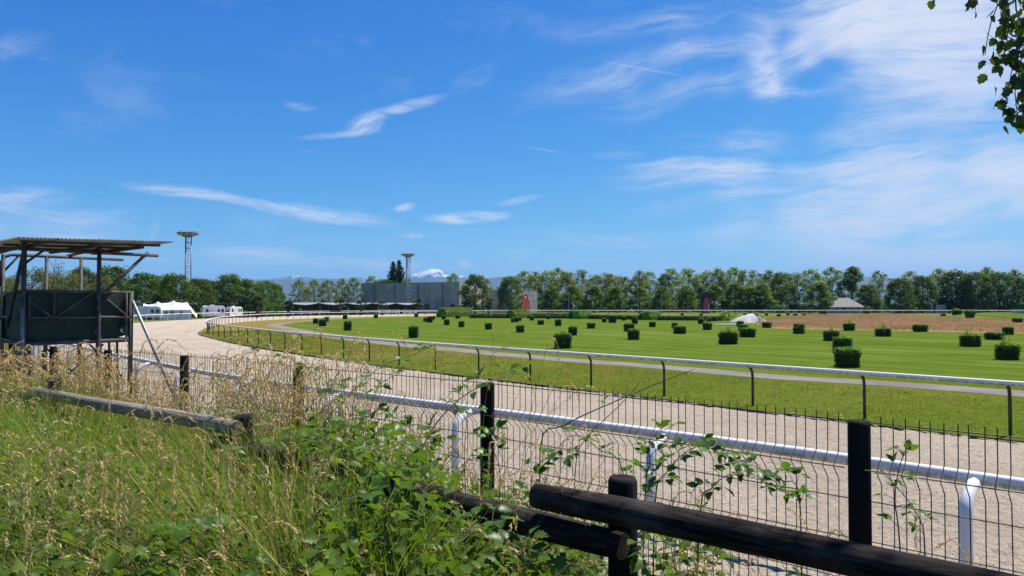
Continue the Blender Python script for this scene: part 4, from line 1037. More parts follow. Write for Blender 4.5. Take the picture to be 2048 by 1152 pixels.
HB_LAB = {(1705, 738): 'nearest clipped hedge block, just behind the inner rail, bright leaves on top', (1127, 699): 'big square hedge block just behind the inner rail near the middle', (2028, 722.5): 'large hedge block with tall sapling shoots at the right edge', (1951, 695.4): 'wide hedge block with a tall pale shoot at its left, right side of the turf',
 (1461, 690.5): 'wide hedge block with a thin shoot on top, below the gravel heap', (1499.6, 676): 'long low hedge block just right of and behind the one with a thin shoot', (826, 677): 'squarish hedge block alone on the left of the turf', (1692, 703): 'hedge block with sloping top right behind the nearest block', (1601.7, 669): 'hedge block with a notch cut from its top, before the brown meadow',
 (1271, 652): 'round ball-shaped bush among the square hedge blocks', (1668, 683.5): 'hedge block with leafy hump left of the nearest row, before the meadow', (1703, 662.5): 'hedge block with pale shoots at the edge of the brown meadow', (1772.8, 674.4): 'hedge block with leafy tuft in front of the brown meadow', (1846.6, 665): 'long plain hedge block touching the edge of the brown meadow',
 (1998, 681): 'long low hedge block near the right edge behind the one with sapling shoots', (2022, 671): 'small hedge block near the right edge at the meadow corner', (1917, 638): 'left of the two square hedges beyond the brown meadow', (1943.6, 641): 'right of the two square hedges beyond the brown meadow', (2040, 650): 'dark hedge block cut by the right edge beside the grass mound',
 (643, 653.5): 'front one of three hedge blocks clustered at the left end of the turf', (630, 648): 'left one of three hedge blocks clustered at the left end of the turf', (652, 644): 'rear one of three hedge blocks clustered at the left end of the turf', (693.5, 662.5): 'single leafy hedge block right of the cluster of three'}
bands = {}
for h in HB_LIST:
    d = at(h[0], h[1]).y
    bands.setdefault('front' if d < 66 else 'second' if d < 84 else 'third' if d < 105 else 'fourth' if d < 135 else 'rearmost', []).append(h)
random.seed(77)
for bn, lst in bands.items():
    cnt = 0
    for h in sorted(lst, key=lambda q: q[0]):
        x, y, w, hh, fl = h
        p = at(x, y); d = p.y
        lb = HB_LAB.get((x, y))
        if not lb: lb = f'dark clipped hedge block, {ORD[cnt]} from the left of the plain ones in the {bn} rank'; cnt += 1
        W_ = w / F * d; H_ = hh / F * d; D_ = min(max(W_, 0.8), 1.1)
        rz = random.uniform(-0.25, 0.25) + 0.25
        W_ = W_ * 0.86
        o = empty('hedge_block', (p.x, p.y + D_ * 0.5, 0.05), rz, lb, 'hedge', 'clipped hedge blocks')
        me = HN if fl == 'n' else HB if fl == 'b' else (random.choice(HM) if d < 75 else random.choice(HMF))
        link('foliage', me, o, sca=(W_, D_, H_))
        if fl != 'b' and d < 130 and random.random() < 0.6: link('stake', STK, o, loc=(W_ * 0.36, -D_ * 0.55, 0), sca=(0.8, 0.8, H_ * 0.95))
        if fl in 'sST' and fl: link('shoots', SH['sST'.index(fl)], o, loc=(-W_ * 0.1, 0, H_ * 0.93), sca=(W_ if fl == 's' else W_ * 0.6, 0.8, 0.8))

# long hedges and low brush fences of the steeplechase course
def long_hedge(name, a, b, h, dp, mat, nl, s, label, seed, top=None):
    random.seed(seed); mb = MB(); a = Vector(a); b = Vector(b); d = b - a; L = d.length; d /= L; n_ = Vector((d.y, -d.x, 0))
    seg = max(3, int(L / 0.8)); prof = [(-0.5, 0), (-0.5, 0.45), (-0.46, 0.85), (-0.3, 1.0), (0.05, 1.0), (0.3, 0.8), (0.45, 0.4), (0.5, 0)]
    for k in range(seg + 1):
        for (u, z) in prof:
            kx = 0.94 + 0.12 * noise.noise(Vector((k * 0.7 + seed, u * 2, z * 2)))
            mb.v.append(d * (L * k / seg) + n_ * (u * dp * kx) + Vector((0, 0, z * h * kx)))
    m_ = len(prof)
    for k in range(seg):
        for j in range(m_ - 1): mb.f.append((k * m_ + j, k * m_ + j + 1, (k + 1) * m_ + j + 1, (k + 1) * m_ + j))
    mb.f.append(tuple(range(m_))); mb.f.append(tuple(seg * m_ + j for j in range(m_))[::-1])
    for _ in range(nl):
        u = random.uniform(-1, 1); z = 1.0 if abs(u) < 0.55 else random.random()
        uu = u if z == 1.0 else math.copysign(1, u)
        p = d * (L * random.random()) + n_ * (uu * dp * 0.5) + Vector((0, 0, z * h)) + rv() * 0.08
        leaf_card(mb, p, s * random.uniform(0.6, 1.4), (n_ * uu + Vector((0, 0, z)) + rv() * 0.9).normalized(), 0.6)
    o = empty(name, a + Vector((0, 0, 0.05)), 0, label, 'hedge')
    mb.build('foliage', mat, o); return o
def hp_(x, y): return tuple(at(x, y))
long_hedge('bright_hedge', hp_(884, 635), hp_(934, 633.5), 2.0, 2.4, M['lf_hedge_bright'], 2600, 0.24, 'long bright green hedge in front of the large round tree', 1)
long_hedge('dark_hedge', hp_(925, 632), hp_(938, 631.5), 1.9, 2.0, M['lf_laurel'], 500, 0.24, 'dark hedge stub at the right end of the bright hedge', 2)
long_hedge('bright_hedge', hp_(1022, 637), hp_(1052, 636), 1.6, 2.2, M['lf_hedge_bright'], 1800, 0.22, 'bright green hedge in front of the annex door', 3)
long_hedge('bright_hedge', hp_(1153, 638.5), hp_(1176, 638), 1.55, 2.0, M['lf_hedge_bright'], 1300, 0.22, 'bright green hedge before the third lime tree', 4)
long_hedge('dark_hedge', hp_(1144, 638.2), hp_(1151, 638), 1.5, 1.6, M['lf_laurel'], 400, 0.2, 'dark hedge stub at the left end of the brush fence', 5)
long_hedge('bright_hedge', hp_(1293, 640.5), hp_(1313, 640), 1.5, 2.0, M['lf_hedge_bright'], 1300, 0.2, 'bright green hedge before the sixth lime tree', 6)
long_hedge('dark_hedge', hp_(1285, 640.2), hp_(1291, 640), 1.2, 1.5, M['lf_laurel'], 400, 0.2, 'dark hedge stub between the two low brush fences', 7)
long_hedge('low_brush_fence', hp_(940, 636.5), hp_(1015, 637), 0.62, 0.9, M['lf_laurel'], 900, 0.2, 'low dark brush fence between the two leftmost bright hedges', 8)
long_hedge('low_brush_fence', hp_(1055, 637), hp_(1142, 637.5), 0.60, 0.9, M['lf_laurel'], 1000, 0.2, 'low dark brush fence left of the third lime tree', 9)
long_hedge('low_brush_fence', hp_(1178, 638.5), hp_(1284, 640), 0.75, 1.0, M['lf_laurel'], 1300, 0.2, 'low dark brush fence before the fourth and fifth lime trees', 10)
long_hedge('low_brush_fence', hp_(1315, 641), hp_(1440, 642), 0.72, 1.0, M['lf_laurel'], 1500, 0.2, 'low dark brush fence before the red tower', 11)
long_hedge('low_brush_fence', hp_(940, 631.5), hp_(1140, 631.5), 0.5, 0.9, M['lf_laurel'], 1000, 0.25, 'farther low brush fence parallel to the course behind the annex hedge', 12)
# leafy young bush beside the heap
p = at(1456, 642); random.seed(15); o = empty('young_bush', p, 0, 'loose bright green bush left of the gravel heap', 'bush')
mb = MB(); tk = MB()
for k in range(26):
    c = Vector((random.uniform(-1.3, 1.3), random.uniform(-0.8, 0.8), random.uniform(0.3, 1.7))); blob(mb, c, 0.38, 30, 0.2)
    if k % 3 == 0: tk.tube([(0, 0, -0.05), c * 0.5 + Vector((0, 0, 0.1)), c], [0.04, 0.03, 0.01], 5)
tk.build('stems', M['bark'], o); mb.build('foliage', M['lf_shoot'], o)
p = at(1462, 646); o = empty('cut_boards', p, 0.1, 'pale cut boards lying by the young bush', 'boards')
for k in range(3):
    mb = MB(); mb.box(-0.9 + k * 0.5, 0.4 + k * 0.9, -0.2 + 0.22 * k, -0.02 + 0.22 * k, 0.05, 0.12 + 0.03 * k); mb.build('board', M['stake'], o)
# gravel heap with sheeting
p = at(1506, 646); random.seed(4); mb = MB(); n = 28; rws = 10
for j in range(rws + 1):
    f = j / rws
    for i in range(n):
        a = 6.283 * i / n; rr = (1 - f) * (1 + 0.12 * noise.noise(Vector((math.cos(a) * 2, math.sin(a) * 2, f * 3))))
        mb.v.append(Vector((math.cos(a) * rr * 2.9 + f * 0.5, math.sin(a) * rr * 2.2, 1.35 * (1 - (1 - f) ** 1.7) * (1 + 0.06 * noise.noise(Vector((math.cos(a) * 4, math.sin(a) * 4, f * 6)))) - 0.03)))
for j in range(rws):
    for i in range(n): mb.f.append((j * n + i, j * n + (i + 1) % n, (j + 1) * n + (i + 1) % n, (j + 1) * n + i))
o = empty('gravel_heap', p + Vector((0, 2, 0.05)), 0, 'pale gravel heap with dark sheet strips at the left end of the brown meadow', 'heap')
mb.build('heap', M['gravel_heap'], o, smooth=True)
for k, xx in enumerate((0.9, 1.25)):
    sb = MB(); pts = []
    for j in range(7):
        f = 1 - j / 6 * 0.9; a = -1.25 + k * 0.25
        rr = 1 - f
        pts.append(Vector((math.cos(a) * rr * 2.95 + f * 0.5 + 0.35, math.sin(a) * rr * 2.25 - 0.05, 1.35 * (1 - (1 - f) ** 1.7) + 0.03)))
    sb.tube(pts, 0.07, 5); sb.build('sheet_strip', M['rubber'], o)
c_ = catmull([hp_(1438, 650), hp_(1470, 647.5), hp_(1500, 645.5), hp_(1520, 641)], 0.5)
strip(c_, -1.6, 1.6, 0.057, 'service_path', M['path'], step=1)

# brown meadow of tall grass
MP = [hp_(1512, 649), hp_(1545, 657.5), hp_(1650, 660.5), hp_(1855, 664), hp_(2080, 669), hp_(2200, 672), hp_(2200, 650), hp_(2040, 645), hp_(1960, 637.5), hp_(1800, 633.2), hp_(1620, 632.6), hp_(1548, 639.5)]
mb = MB(); mb.v = [(p[0], p[1], 0.062) for p in MP]; mb.f = [tuple(range(len(MP)))]
tag(mb.build('meadow', M['meadow']), kind='structure')
def inside(P, x, y):
    r = False; j = len(P) - 1
    for i in range(len(P)):
        if (P[i][1] > y) != (P[j][1] > y) and x < (P[j][0] - P[i][0]) * (y - P[i][1]) / (P[j][1] - P[i][1]) + P[i][0]: r = not r
        j = i
    return r
random.seed(66); mb = MB(); xs = [p[0] for p in MP]; ys = [p[1] for p in MP]; cnt = 0
while cnt < 75000:
    y = min(ys) + (max(ys) - min(ys)) * random.random() ** 1.5; x = random.uniform(min(xs), max(xs))
    if not inside(MP, x, y): continue
    cnt += 1
    hgt = 0.45 * (0.75 + 0.9 * noise.noise(Vector((x * 0.12, y * 0.12, 0))) + random.uniform(-0.2, 0.3)); w = 0.035 * (y / 100)
    l = Vector((random.uniform(-0.15, 0.15), random.uniform(-0.15, 0.15), 0)); b = Vector((x, y, 0.05)); s = Vector((random.uniform(-1, 1), random.uniform(-0.4, 0.4), 0)).normalized() * w
    m_ = b + l * 0.4 + Vector((0, 0, hgt * 0.6)); e = b + l + Vector((0, 0, hgt))
    i = len(mb.v); mb.v += [b, m_ + s, e, m_ - s]; mb.f.append((i, i + 1, i + 2, i + 3))
tag(mb.build('meadow_grass', M['gr_meadow']), 'tall brown dry grass of the infield meadow', 'grass', None, 'stuff')
# low green mound at the right edge
mb = MB(); p = at(2050, 646); n = 24; rws = 6
for j in range(rws + 1):
    f = j / rws
    for i in range(n):
        a = 6.283 * i / n; mb.v.append((math.cos(a) * 14 * (1 - f), math.sin(a) * 7 * (1 - f), 1.3 * math.sin(f * math.pi / 2) ** 1.2 - 0.02))
for j in range(rws):
    for i in range(n): mb.f.append((j * n + i, j * n + (i + 1) % n, (j + 1) * n + (i + 1) % n, (j + 1) * n + i))
o = mb.build('grass_mound', M['turf'], smooth=True); o.location = (p.x + 16, p.y + 30, 0.05); tag(o, kind='structure')

# short grass blades of the near verge
random.seed(88); mb = MB(); cnt = 0
ics = [p for p in ic if -5 < p.y < 75]; pcs = [p for p in pc if -5 < p.y < 85]
while cnt < 90000:
    u = random.random() ** 1.8
    k = int(u * (len(ics) - 1)); p = ics[k]
    dv = Vector((0.66, 0.75, 0)); wdt = 6.4 + 1.4 * u
    s_ = random.uniform(-0.42, wdt)
    b = p + dv * s_ + Vector((random.uniform(-.3, .3), random.uniform(-.3, .3), 0.045))
    if b.y < 8: continue
    cnt += 1
    hgt = random.uniform(0.025, 0.075) * (1 + 0.8 * noise.noise(Vector((b.x * 0.9, b.y * 0.9, 2)))); w = 0.006 * (b.y / 16 + 0.2)
    s = Vector((random.uniform(-1, 1), random.uniform(-1, 1), 0)).normalized() * w
    e = b + Vector((random.uniform(-0.05, 0.05), random.uniform(-0.05, 0.05), hgt))
    i = len(mb.v); mb.v += [b - s, b + s, e]; mb.f.append((i, i + 1, i + 2))
tag(mb.build('verge_grass', M['gr_verge']), 'short grass of the verge behind the inner rail', 'grass', None, 'stuff')

# ================================================================== scaffold shelter
def shelter():
    A = atd(47, 610, 15.6); B = atd(262, 610, 17.3); Cc = atd(5, 610, 17.6)
    o0 = Vector((A.x, A.y, 0))
    root = empty('scaffold_shelter', o0, 0, 'raised scaffold shelter with dark green tarpaulin and corrugated roof by the track', 'shelter')
    A, B, Cc = [Vector((p.x, p.y, 0)) - o0 for p in (A, B, Cc)]
    ex = (B - A); Lx = ex.length; ex /= Lx; ey = (Cc - A); Ly = ey.length; ey /= Ly
    def P(u, v, z): p = ex * u + ey * v; return Vector((p.x, p.y, z))
    z_f = 1.93; z_m = 2.47; z_t = 3.05; z_r = 3.98
    def bar(name, a, b, r=0.035, mat='steel', par=root):
        mb = MB(); mb.tube([a, b], r, 8); return mb.build(name, M[mat], par, smooth=True)
    # main posts
    u6 = Lx * 0.67
    bar('post', P(0, 0, -0.1), P(0, 0, z_r + 0.12), 0.05)
    bar('post', P(u6, -0.06, -0.1), P(u6, -0.06, z_r + 0.14), 0.048)
    bar('post', P(Lx, 0, -0.1), P(Lx, 0, z_t + 0.02), 0.055)
    for (u, v) in ((0, Ly), (Lx * 0.42, Ly), (Lx * 0.78, Ly), (Lx, Ly)): bar('post', P(u, v, -0.1), P(u, v, z_r if u < Lx * .9 else z_t), 0.042)
    # top tubes with elbow on the left
    mb = MB(); mb.tube([P(-0.05, Ly, 3.2), P(-0.05, Ly, z_r - 0.22), P(0.02, Ly, z_r - 0.06), P(0.18, Ly, z_r), P(Lx * 1.25, Ly, z_r)], 0.04, 8); mb.build('top_tube', M['steel'], root, smooth=True)
    bar('top_tube', P(-0.1, 0, z_r - 0.02), P(Lx * 1.28, 0, z_r - 0.02), 0.04)
    bar('top_tube', P(0, -0.25, z_r + 0.06), P(0, Ly + 0.4, z_r + 0.06), 0.036)
    bar('top_tube', P(u6, -0.25, z_r + 0.06), P(u6, Ly + 0.4, z_r + 0.06), 0.036)
    bar('brace', P(0, Ly, 3.55), P(0.34, Ly, z_r), 0.028); bar('brace', P(0.02, 0, 3.65), P(0.4, 0, z_r), 0.028)
    bar('brace', P(-0.02, -0.1, z_r - 0.02), P(-0.18, 0.75, z_m - 0.2), 0.04)
    bar('brace', P(u6 + 0.1, 0, z_t - 0.05), P(Lx * 1.18, 0.05, z_r + 0.05), 0.04)
    bar('prop', P(Lx + 0.02, -0.05, z_t - 0.2), P(Lx + 1.15, -0.35, 0.0), 0.035, 'steel_light')
    bar('prop', P(-0.03, -0.1, z_m + 0.2), P(-0.05, -0.25, 0.4), 0.035, 'steel_light')
    # guard frame, front and sides
    for z in (z_f, z_m, z_t):
        bar('guard_tube', P(-0.02, -0.03, z), P(Lx, -0.03, z), 0.032); bar('guard_tube', P(0, 0, z), P(0, Ly, z), 0.03)
        bar('guard_tube', P(Lx, 0, z), P(Lx, Ly, z), 0.03); bar('guard_tube', P(0, Ly, z), P(Lx, Ly, z), 0.03)
    bar('upright', P(0.1, -0.04, z_m), P(0.1, -0.04, z_t), 0.025); bar('upright', P(Lx * 0.26, -0.04, z_m), P(Lx * 0.26, -0.04, z_t), 0.025); bar('upright', P(Lx * 0.95, -0.04, z_f), P(Lx * 0.95, -0.04, z_t), 0.022)
    bar('brace', P(0.1, -0.05, z_t - 0.22), P(Lx * 0.25, -0.05, z_m), 0.024); bar('brace', P(Lx * 0.27, -0.05, z_m), P(Lx * 0.62, -0.05, z_t), 0.024); bar('brace', P(Lx * 0.70, -0.05, z_t - 0.08), P(Lx * 0.95, -0.05, z_m + 0.03), 0.024)
    # floor
    for k in range(9):
        mb = MB(); n = 9; a = P(0.0, Ly * k / n + 0.01, z_f - 0.06); b = P(Lx, Ly * k / n + 0.01, z_f - 0.06); c = P(Lx, Ly * (k + 1) / n - 0.01, z_f - 0.06); d = P(0, Ly * (k + 1) / n - 0.01, z_f - 0.06)
        mb.prism([a, b, c, d], (0, 0, 0.04)); mb.build('floor_board', M['wood_old'], root)
    # tarpaulin: rippled cloths inside the guard frame
    def cloth(name, p0, p1, za, zb, inward, n=26, rws=12, seed=0, sag=0.0):
        mb = MB()
        for s in (0, 1):
            for j in range(rws + 1):
                for i in range(n + 1):
                    f = i / n; g = j / rws; p = p0.lerp(p1, f)
                    dsp = 0.035 * noise.noise(Vector((f * 6 + seed, g * 3, 0))) + 0.03 * math.sin(f * 18 + g * 4 + seed) * (1 - g) * 0.6
                    q = p + inward * (0.05 + dsp + 0.004 * s)
                    zz = za + (zb - za) * g + sag * (f ** 5) * (1 - g) * 0.3
                    mb.v.append(Vector((q.x, q.y, zz)))
        m_ = (n + 1) * (rws + 1)
        for s in (0, 1):
            for j in range(rws):
                for i in range(n):
                    q = s * m_ + j * (n + 1) + i; mb.f.append((q, q + 1, q + n + 2, q + n + 1))
        return mb.build(name, M['tarp'], root, smooth=True)
    cloth('tarpaulin', P(0.06, 0, 0), P(Lx * 0.985, 0, 0), z_f - 0.02, z_t - 0.03, ey, seed=1, sag=0.5)
    cloth('tarpaulin', P(0, Ly, 0), P(0, 0.05, 0), z_f - 0.1, z_t - 0.02, ex, seed=5)
    cloth('tarpaulin', P(0, Ly, 0), P(Lx, Ly, 0), z_f, z_t - 0.05, -ey, seed=9)
    mb = MB(); g0 = P(Lx * 0.985, 0.02, z_m); mb.tri(P(Lx * 0.99, 0.0, z_m + 0.25), P(Lx * 0.985, 0.35, z_m - 0.25), P(Lx * 0.88, -0.06, z_m - 0.32)); mb.tri(P(Lx * 0.88, -0.06, z_m - 0.32), P(Lx * 0.99, 0.06, z_m - 0.1), P(Lx * 1.0, 0.0, z_f)); mb.build('loose_flap', M['net_green'], root)
    # understructure
    for (u0, u1) in ((0.2, 0.55), (0.75, 0.35), (0.62, 0.95)): bar('brace', P(Lx * u0, 0.2, z_f - 0.1), P(Lx * u1, 0.25, z_f - 0.9), 0.022)
    for u in (0.52, 0.7, 0.82, 0.9): bar('upright', P(Lx * u, 0.15, -0.05), P(Lx * u - 0.05, 0.12, z_f - 0.05), 0.028)
    for z in (1.1, 1.45): bar('guard_tube', P(-0.1, 0.1, z), P(Lx * 0.35, 0.1, z), 0.028)
    for u in (-0.1, 0.07, 0.18, 0.3): bar('upright', P(Lx * u, 0.1, 0), P(Lx * u, 0.1, 1.75), 0.022)
    # boards leaning at the left foot
    mb = MB(); mb.box(-1.1, -0.05, 0.25, 0.32, 0.0, 1.75); mb.build('base_net', M['net_green'], root)
    # roof: corrugated sheets on rafters
    R0 = atd(37, 475, 15.0) - o0; R1 = atd(347, 485, 16.3) - o0
    zr0, zr1 = R0.z, R1.z
    dirx = Vector((R1.x - R0.x, R1.y - R0.y, 0)); LR = dirx.length; dirx /= LR
    diry = (Vector((-0.80, 0.6, 0))).normalized(); DR = 2.6
    nsh = 4
    for sidx in range(nsh):
        mb = MB(); n = 40; m2 = 6; u0 = LR * sidx / nsh - 0.02; u1 = LR * (sidx + 1) / nsh + 0.03
        for lay in (0, 1):
            for i in range(n + 1):
                u = u0 + (u1 - u0) * i / n
                for j in range(m2 + 1):
                    v = DR * j / m2 + (0.03 * (sidx % 2))
                    p = R0 + dirx * u + diry * v
                    z = zr0 + (zr1 - zr0) * u / LR - 0.02 * v + 0.018 * math.sin(u * 2 * math.pi / 0.0765) + 0.006 * lay + 0.004 * sidx
                    mb.v.append(Vector((p.x, p.y, z)))
        q0 = (n + 1) * (m2 + 1)
        for lay in (0, 1):
            for i in range(n):
                for j in range(m2):
                    q = lay * q0 + i * (m2 + 1) + j; mb.f.append((q, q + 1, q + m2 + 2, q + m2 + 1))
        mb.build('roof_sheet', M['roof_sheet'], root)
    for v in (0.35, 1.3, 2.3):
        a = R0 + dirx * 0.15 + diry * v; b = R0 + dirx * (LR - 0.12) + diry * v
        a.z = zr0 - 0.02 * v - 0.075; b.z = zr1 - 0.02 * v - 0.075
        mb = MB(); sd = diry * 0.035
        mb.prism([a - sd, b - sd, b + sd, a + sd], (0, 0, 0.05)); mb.build('roof_batten', M['wood_old'], root)
    for u in (0.45, LR * 0.50, LR * 0.80):
        a = R0 + dirx * u + diry * 0.1; b = R0 + dirx * u + diry * (DR - 0.1)
        zz = zr0 + (zr1 - zr0) * u / LR
        a.z = zz - 0.15; b.z = zz - 0.02 * DR - 0.14; sd = dirx * 0.04
        mb = MB(); mb.prism([a - sd, b - sd, b + sd, a + sd], (0, 0, 0.07)); mb.build('rafter', M['wood_old'], root)
shelter()

# ================================================================== wire fence
FQ = Vector((-0.5267, 0.4826, 0)) * 3.5; F0 = Vector((0.4766 * 3.5, 3.5, 0))
fd = FQ.normalized(); fn = Vector((fd.y, -fd.x, 0))
DZ = {-1: 0.555, 0: 0.555, 1: 0.555, 2: 0.578, 3: 0.594, 4: 0.635, 5: 0.68, 6: 0.72, 7: 0.76}
def fp(k): p = F0 + FQ * k; return Vector((p.x, p.y, 0))
fence = empty('wire_fence', fp(-1), 0, 'dark welded wire mesh fence on black round posts along the track', 'fence')
fo = fp(-1)
random.seed(1)
for k in range(-1, 8):
    p = fp(k) - fo; zt = H - DZ[k]
    mb = MB(); pts = [p + Vector((0, 0, 0.2)), p + Vector((0, 0, zt - 0.02)), p + Vector((0, 0, zt))]
    mb.tube(pts, [0.052, 0.052, 0.046], 14); po = mb.build('post', M['black_wood'], fence)
    for e in po.data.polygons: e.use_smooth = len(e.vertices) == 4
FH = 1.25
prof = [(0.0, 0.0), (0, 0.16), (0.06, 0.205), (0, 0.25), (0, 0.56), (0.06, 0.605), (0, 0.65), (0, 0.93), (0.075, 1.0), (0, 1.06), (0, FH)]   # V folds
hz_ = [0.03, 0.16, 0.25, 0.40, 0.56, 0.65, 0.80, 0.96, 1.06, FH - 0.035]
hz_ = [0.03, 0.25, 0.45, 0.65, 0.84, 1.0, FH - 0.035]
wv = MB(); wv.tube([Vector((fn.x * -a, fn.y * -a, z)) for a, z in prof], 0.0025, 5); WIRE = wv.mesh('wire', M['wire'])
for k in range(-1, 7):
    a = fp(k) - fo; b = fp(k + 1) - fo; za = H - DZ[k] - FH + 0.03; zb = H - DZ[k + 1] - FH + 0.03
    L = (b - a).length; n = 46; mb = MB()
    for z in hz_:
        off = 0.0
        for (q0, z0), (q1, z1) in zip(prof, prof[1:]):
            if z0 <= z <= z1: off = q0 + (q1 - q0) * (z - z0) / (z1 - z0)
        s_ = Vector((fn.x * -off, fn.y * -off, 0)) + fn * 0.006
        mb.tube([a + s_ + fd * 0.045 + Vector((0, 0, za + z)), b + s_ - fd * 0.045 + Vector((0, 0, zb + z))], 0.0032, 5)
    pn = mb.build('wire_panel', M['wire'], fence)
    for i in range(n):
        f = (i + 0.5) / n; f = 0.03 + f * 0.94
        p = a.lerp(b, f); link('wire', WIRE, pn, loc=(p.x, p.y, za + (zb - za) * f), rot=(random.uniform(-0.006, 0.006), random.uniform(-0.006, 0.006), 0))

# ================================================================== log barrier
LQ = Vector((-0.785, 0.62, 0)); L0 = Vector((0.5, 2.6, 0))
def lp(s): p = L0 + LQ * s; return Vector((p.x, p.y, 0))
barrier = empty('log_barrier', lp(0.2), 0, 'low barrier of thick dark round logs on stub posts in the grass', 'barrier'); bo = lp(0.2)
bn_ = Vector((LQ.y, -LQ.x, 0)).normalized()
def log(s0, s1, dz0, dz1, r, mat, off, seed):
    a = lp(s0) + bn_ * off; b = lp(s1) + bn_ * off; a.z = H - dz0; b.z = H - dz1
    L = (b - a).length; mb = MB(); n = 22; sg = 28
    for k in range(sg + 1):
        f = k / sg
        rr = r * (1 - 0.05 * f)
        ends = min(f, 1 - f) * L
        if ends < 0.02: rr *= 0.93
        for j in range(n):
            t_ = 6.283 * j / n; q = rr * (1 + 0.07 * noise.noise(Vector((math.cos(t_) * 1.5 + seed, math.sin(t_) * 1.5, f * 6))))
            mb.v.append(Vector((f * L, math.cos(t_) * q, math.sin(t_) * q + 0.012 * noise.noise(Vector((f * 2.5, seed, 0))))))
    for k in range(sg):
        for j in range(n): mb.f.append((k * n + j, (k + 1) * n + j, (k + 1) * n + (j + 1) % n, k * n + (j + 1) % n))
    mb.f.append(tuple(range(n))); mb.f.append(tuple(sg * n + j for j in range(n))[::-1])
    d = (b - a).normalized()
    o = mb.build('log', M[mat], barrier, loc=a - bo, smooth=False)
    for e in o.data.polygons: e.use_smooth = len(e.vertices) == 4
    o.rotation_euler = d.to_track_quat('X', 'Z').to_euler(); return o
log(0.47, -2.9, 0.742, 0.75, 0.051, 'log_dark', -0.06, 1.0)
log(0.10, 2.86, 0.872, 0.82, 0.052, 'log_dark', -0.03, 2.0)
log(2.62, 5.75, 0.71, 0.73, 0.045, 'log_grey', -0.04, 3.0)
log(5.5, 8.4, 0.80, 0.86, 0.055, 'log_dark', -0.04, 4.0)
for s, dz in ((0.16, 0.650), (2.74, 0.66), (5.62, 0.62), (-2.6, 0.63), (8.2, 0.7)):
    p = lp(s) + bn_ * 0.07 - bo; mb = MB(); zt = H - dz
    mb.tube([p + Vector((0, 0, 0.6)), p + Vector((0, 0, zt - 0.015)), p + Vector((0, 0, zt))], [0.057, 0.055, 0.048], 18); o = mb.build('post', M['black_wood'], barrier)
    for e in o.data.polygons: e.use_smooth = len(e.vertices) == 4

# ================================================================== foreground plants
def leaflet_mesh(name, mat, n=7, fold=0.18, serr=0.07, asp=0.62):
    mb = MB(); L = []; Rr = []; C = []
    for k in range(n + 1):
        f = k / n; w = asp * 0.5 * (math.sin(math.pi * f ** 0.72) ** 0.9 if 0 < f < 1 else 0.0) + 0.004
        s = serr if k % 2 else -serr * 0.4
        droop = -0.22 * f * f
        C.append(Vector((f, 0, droop))); L.append(Vector((f + 0.03, w * (1 + s * 2), droop + fold * w))); Rr.append(Vector((f + 0.03, -w * (1 + s * 2), droop + fold * w)))
    mb.v = C + L + Rr; m_ = n + 1
    for k in range(n):
        mb.f.append((k, k + 1, m_ + k + 1, m_ + k)); mb.f.append((k + 1, k, 2 * m_ + k, 2 * m_ + k + 1))
    mb.tube([(-0.28, 0, 0.03), (0, 0, 0)], 0.012, 4, cap=False)
    return mb.mesh(name, mat, True)
LEAF_BR = leaflet_mesh('leaf', M['lf_bramble'], 9, 0.35, 0.16); LEAF_BI = leaflet_mesh('leaf', M['lf_birch'], 7, 0.15, 0.12, 0.78)
def orient(d, up, roll=0.0):
    x = d.normalized(); y = up.cross(x)
    if y.length < 0.05: y = Vector((1, 0, 0)).cross(x)
    y.normalize(); z = x.cross(y)
    return Matrix((x, y, z)).transposed().to_euler() if not roll else (Matrix((x, y, z)).transposed() @ Matrix.Rotation(roll, 3, 'X')).to_euler()
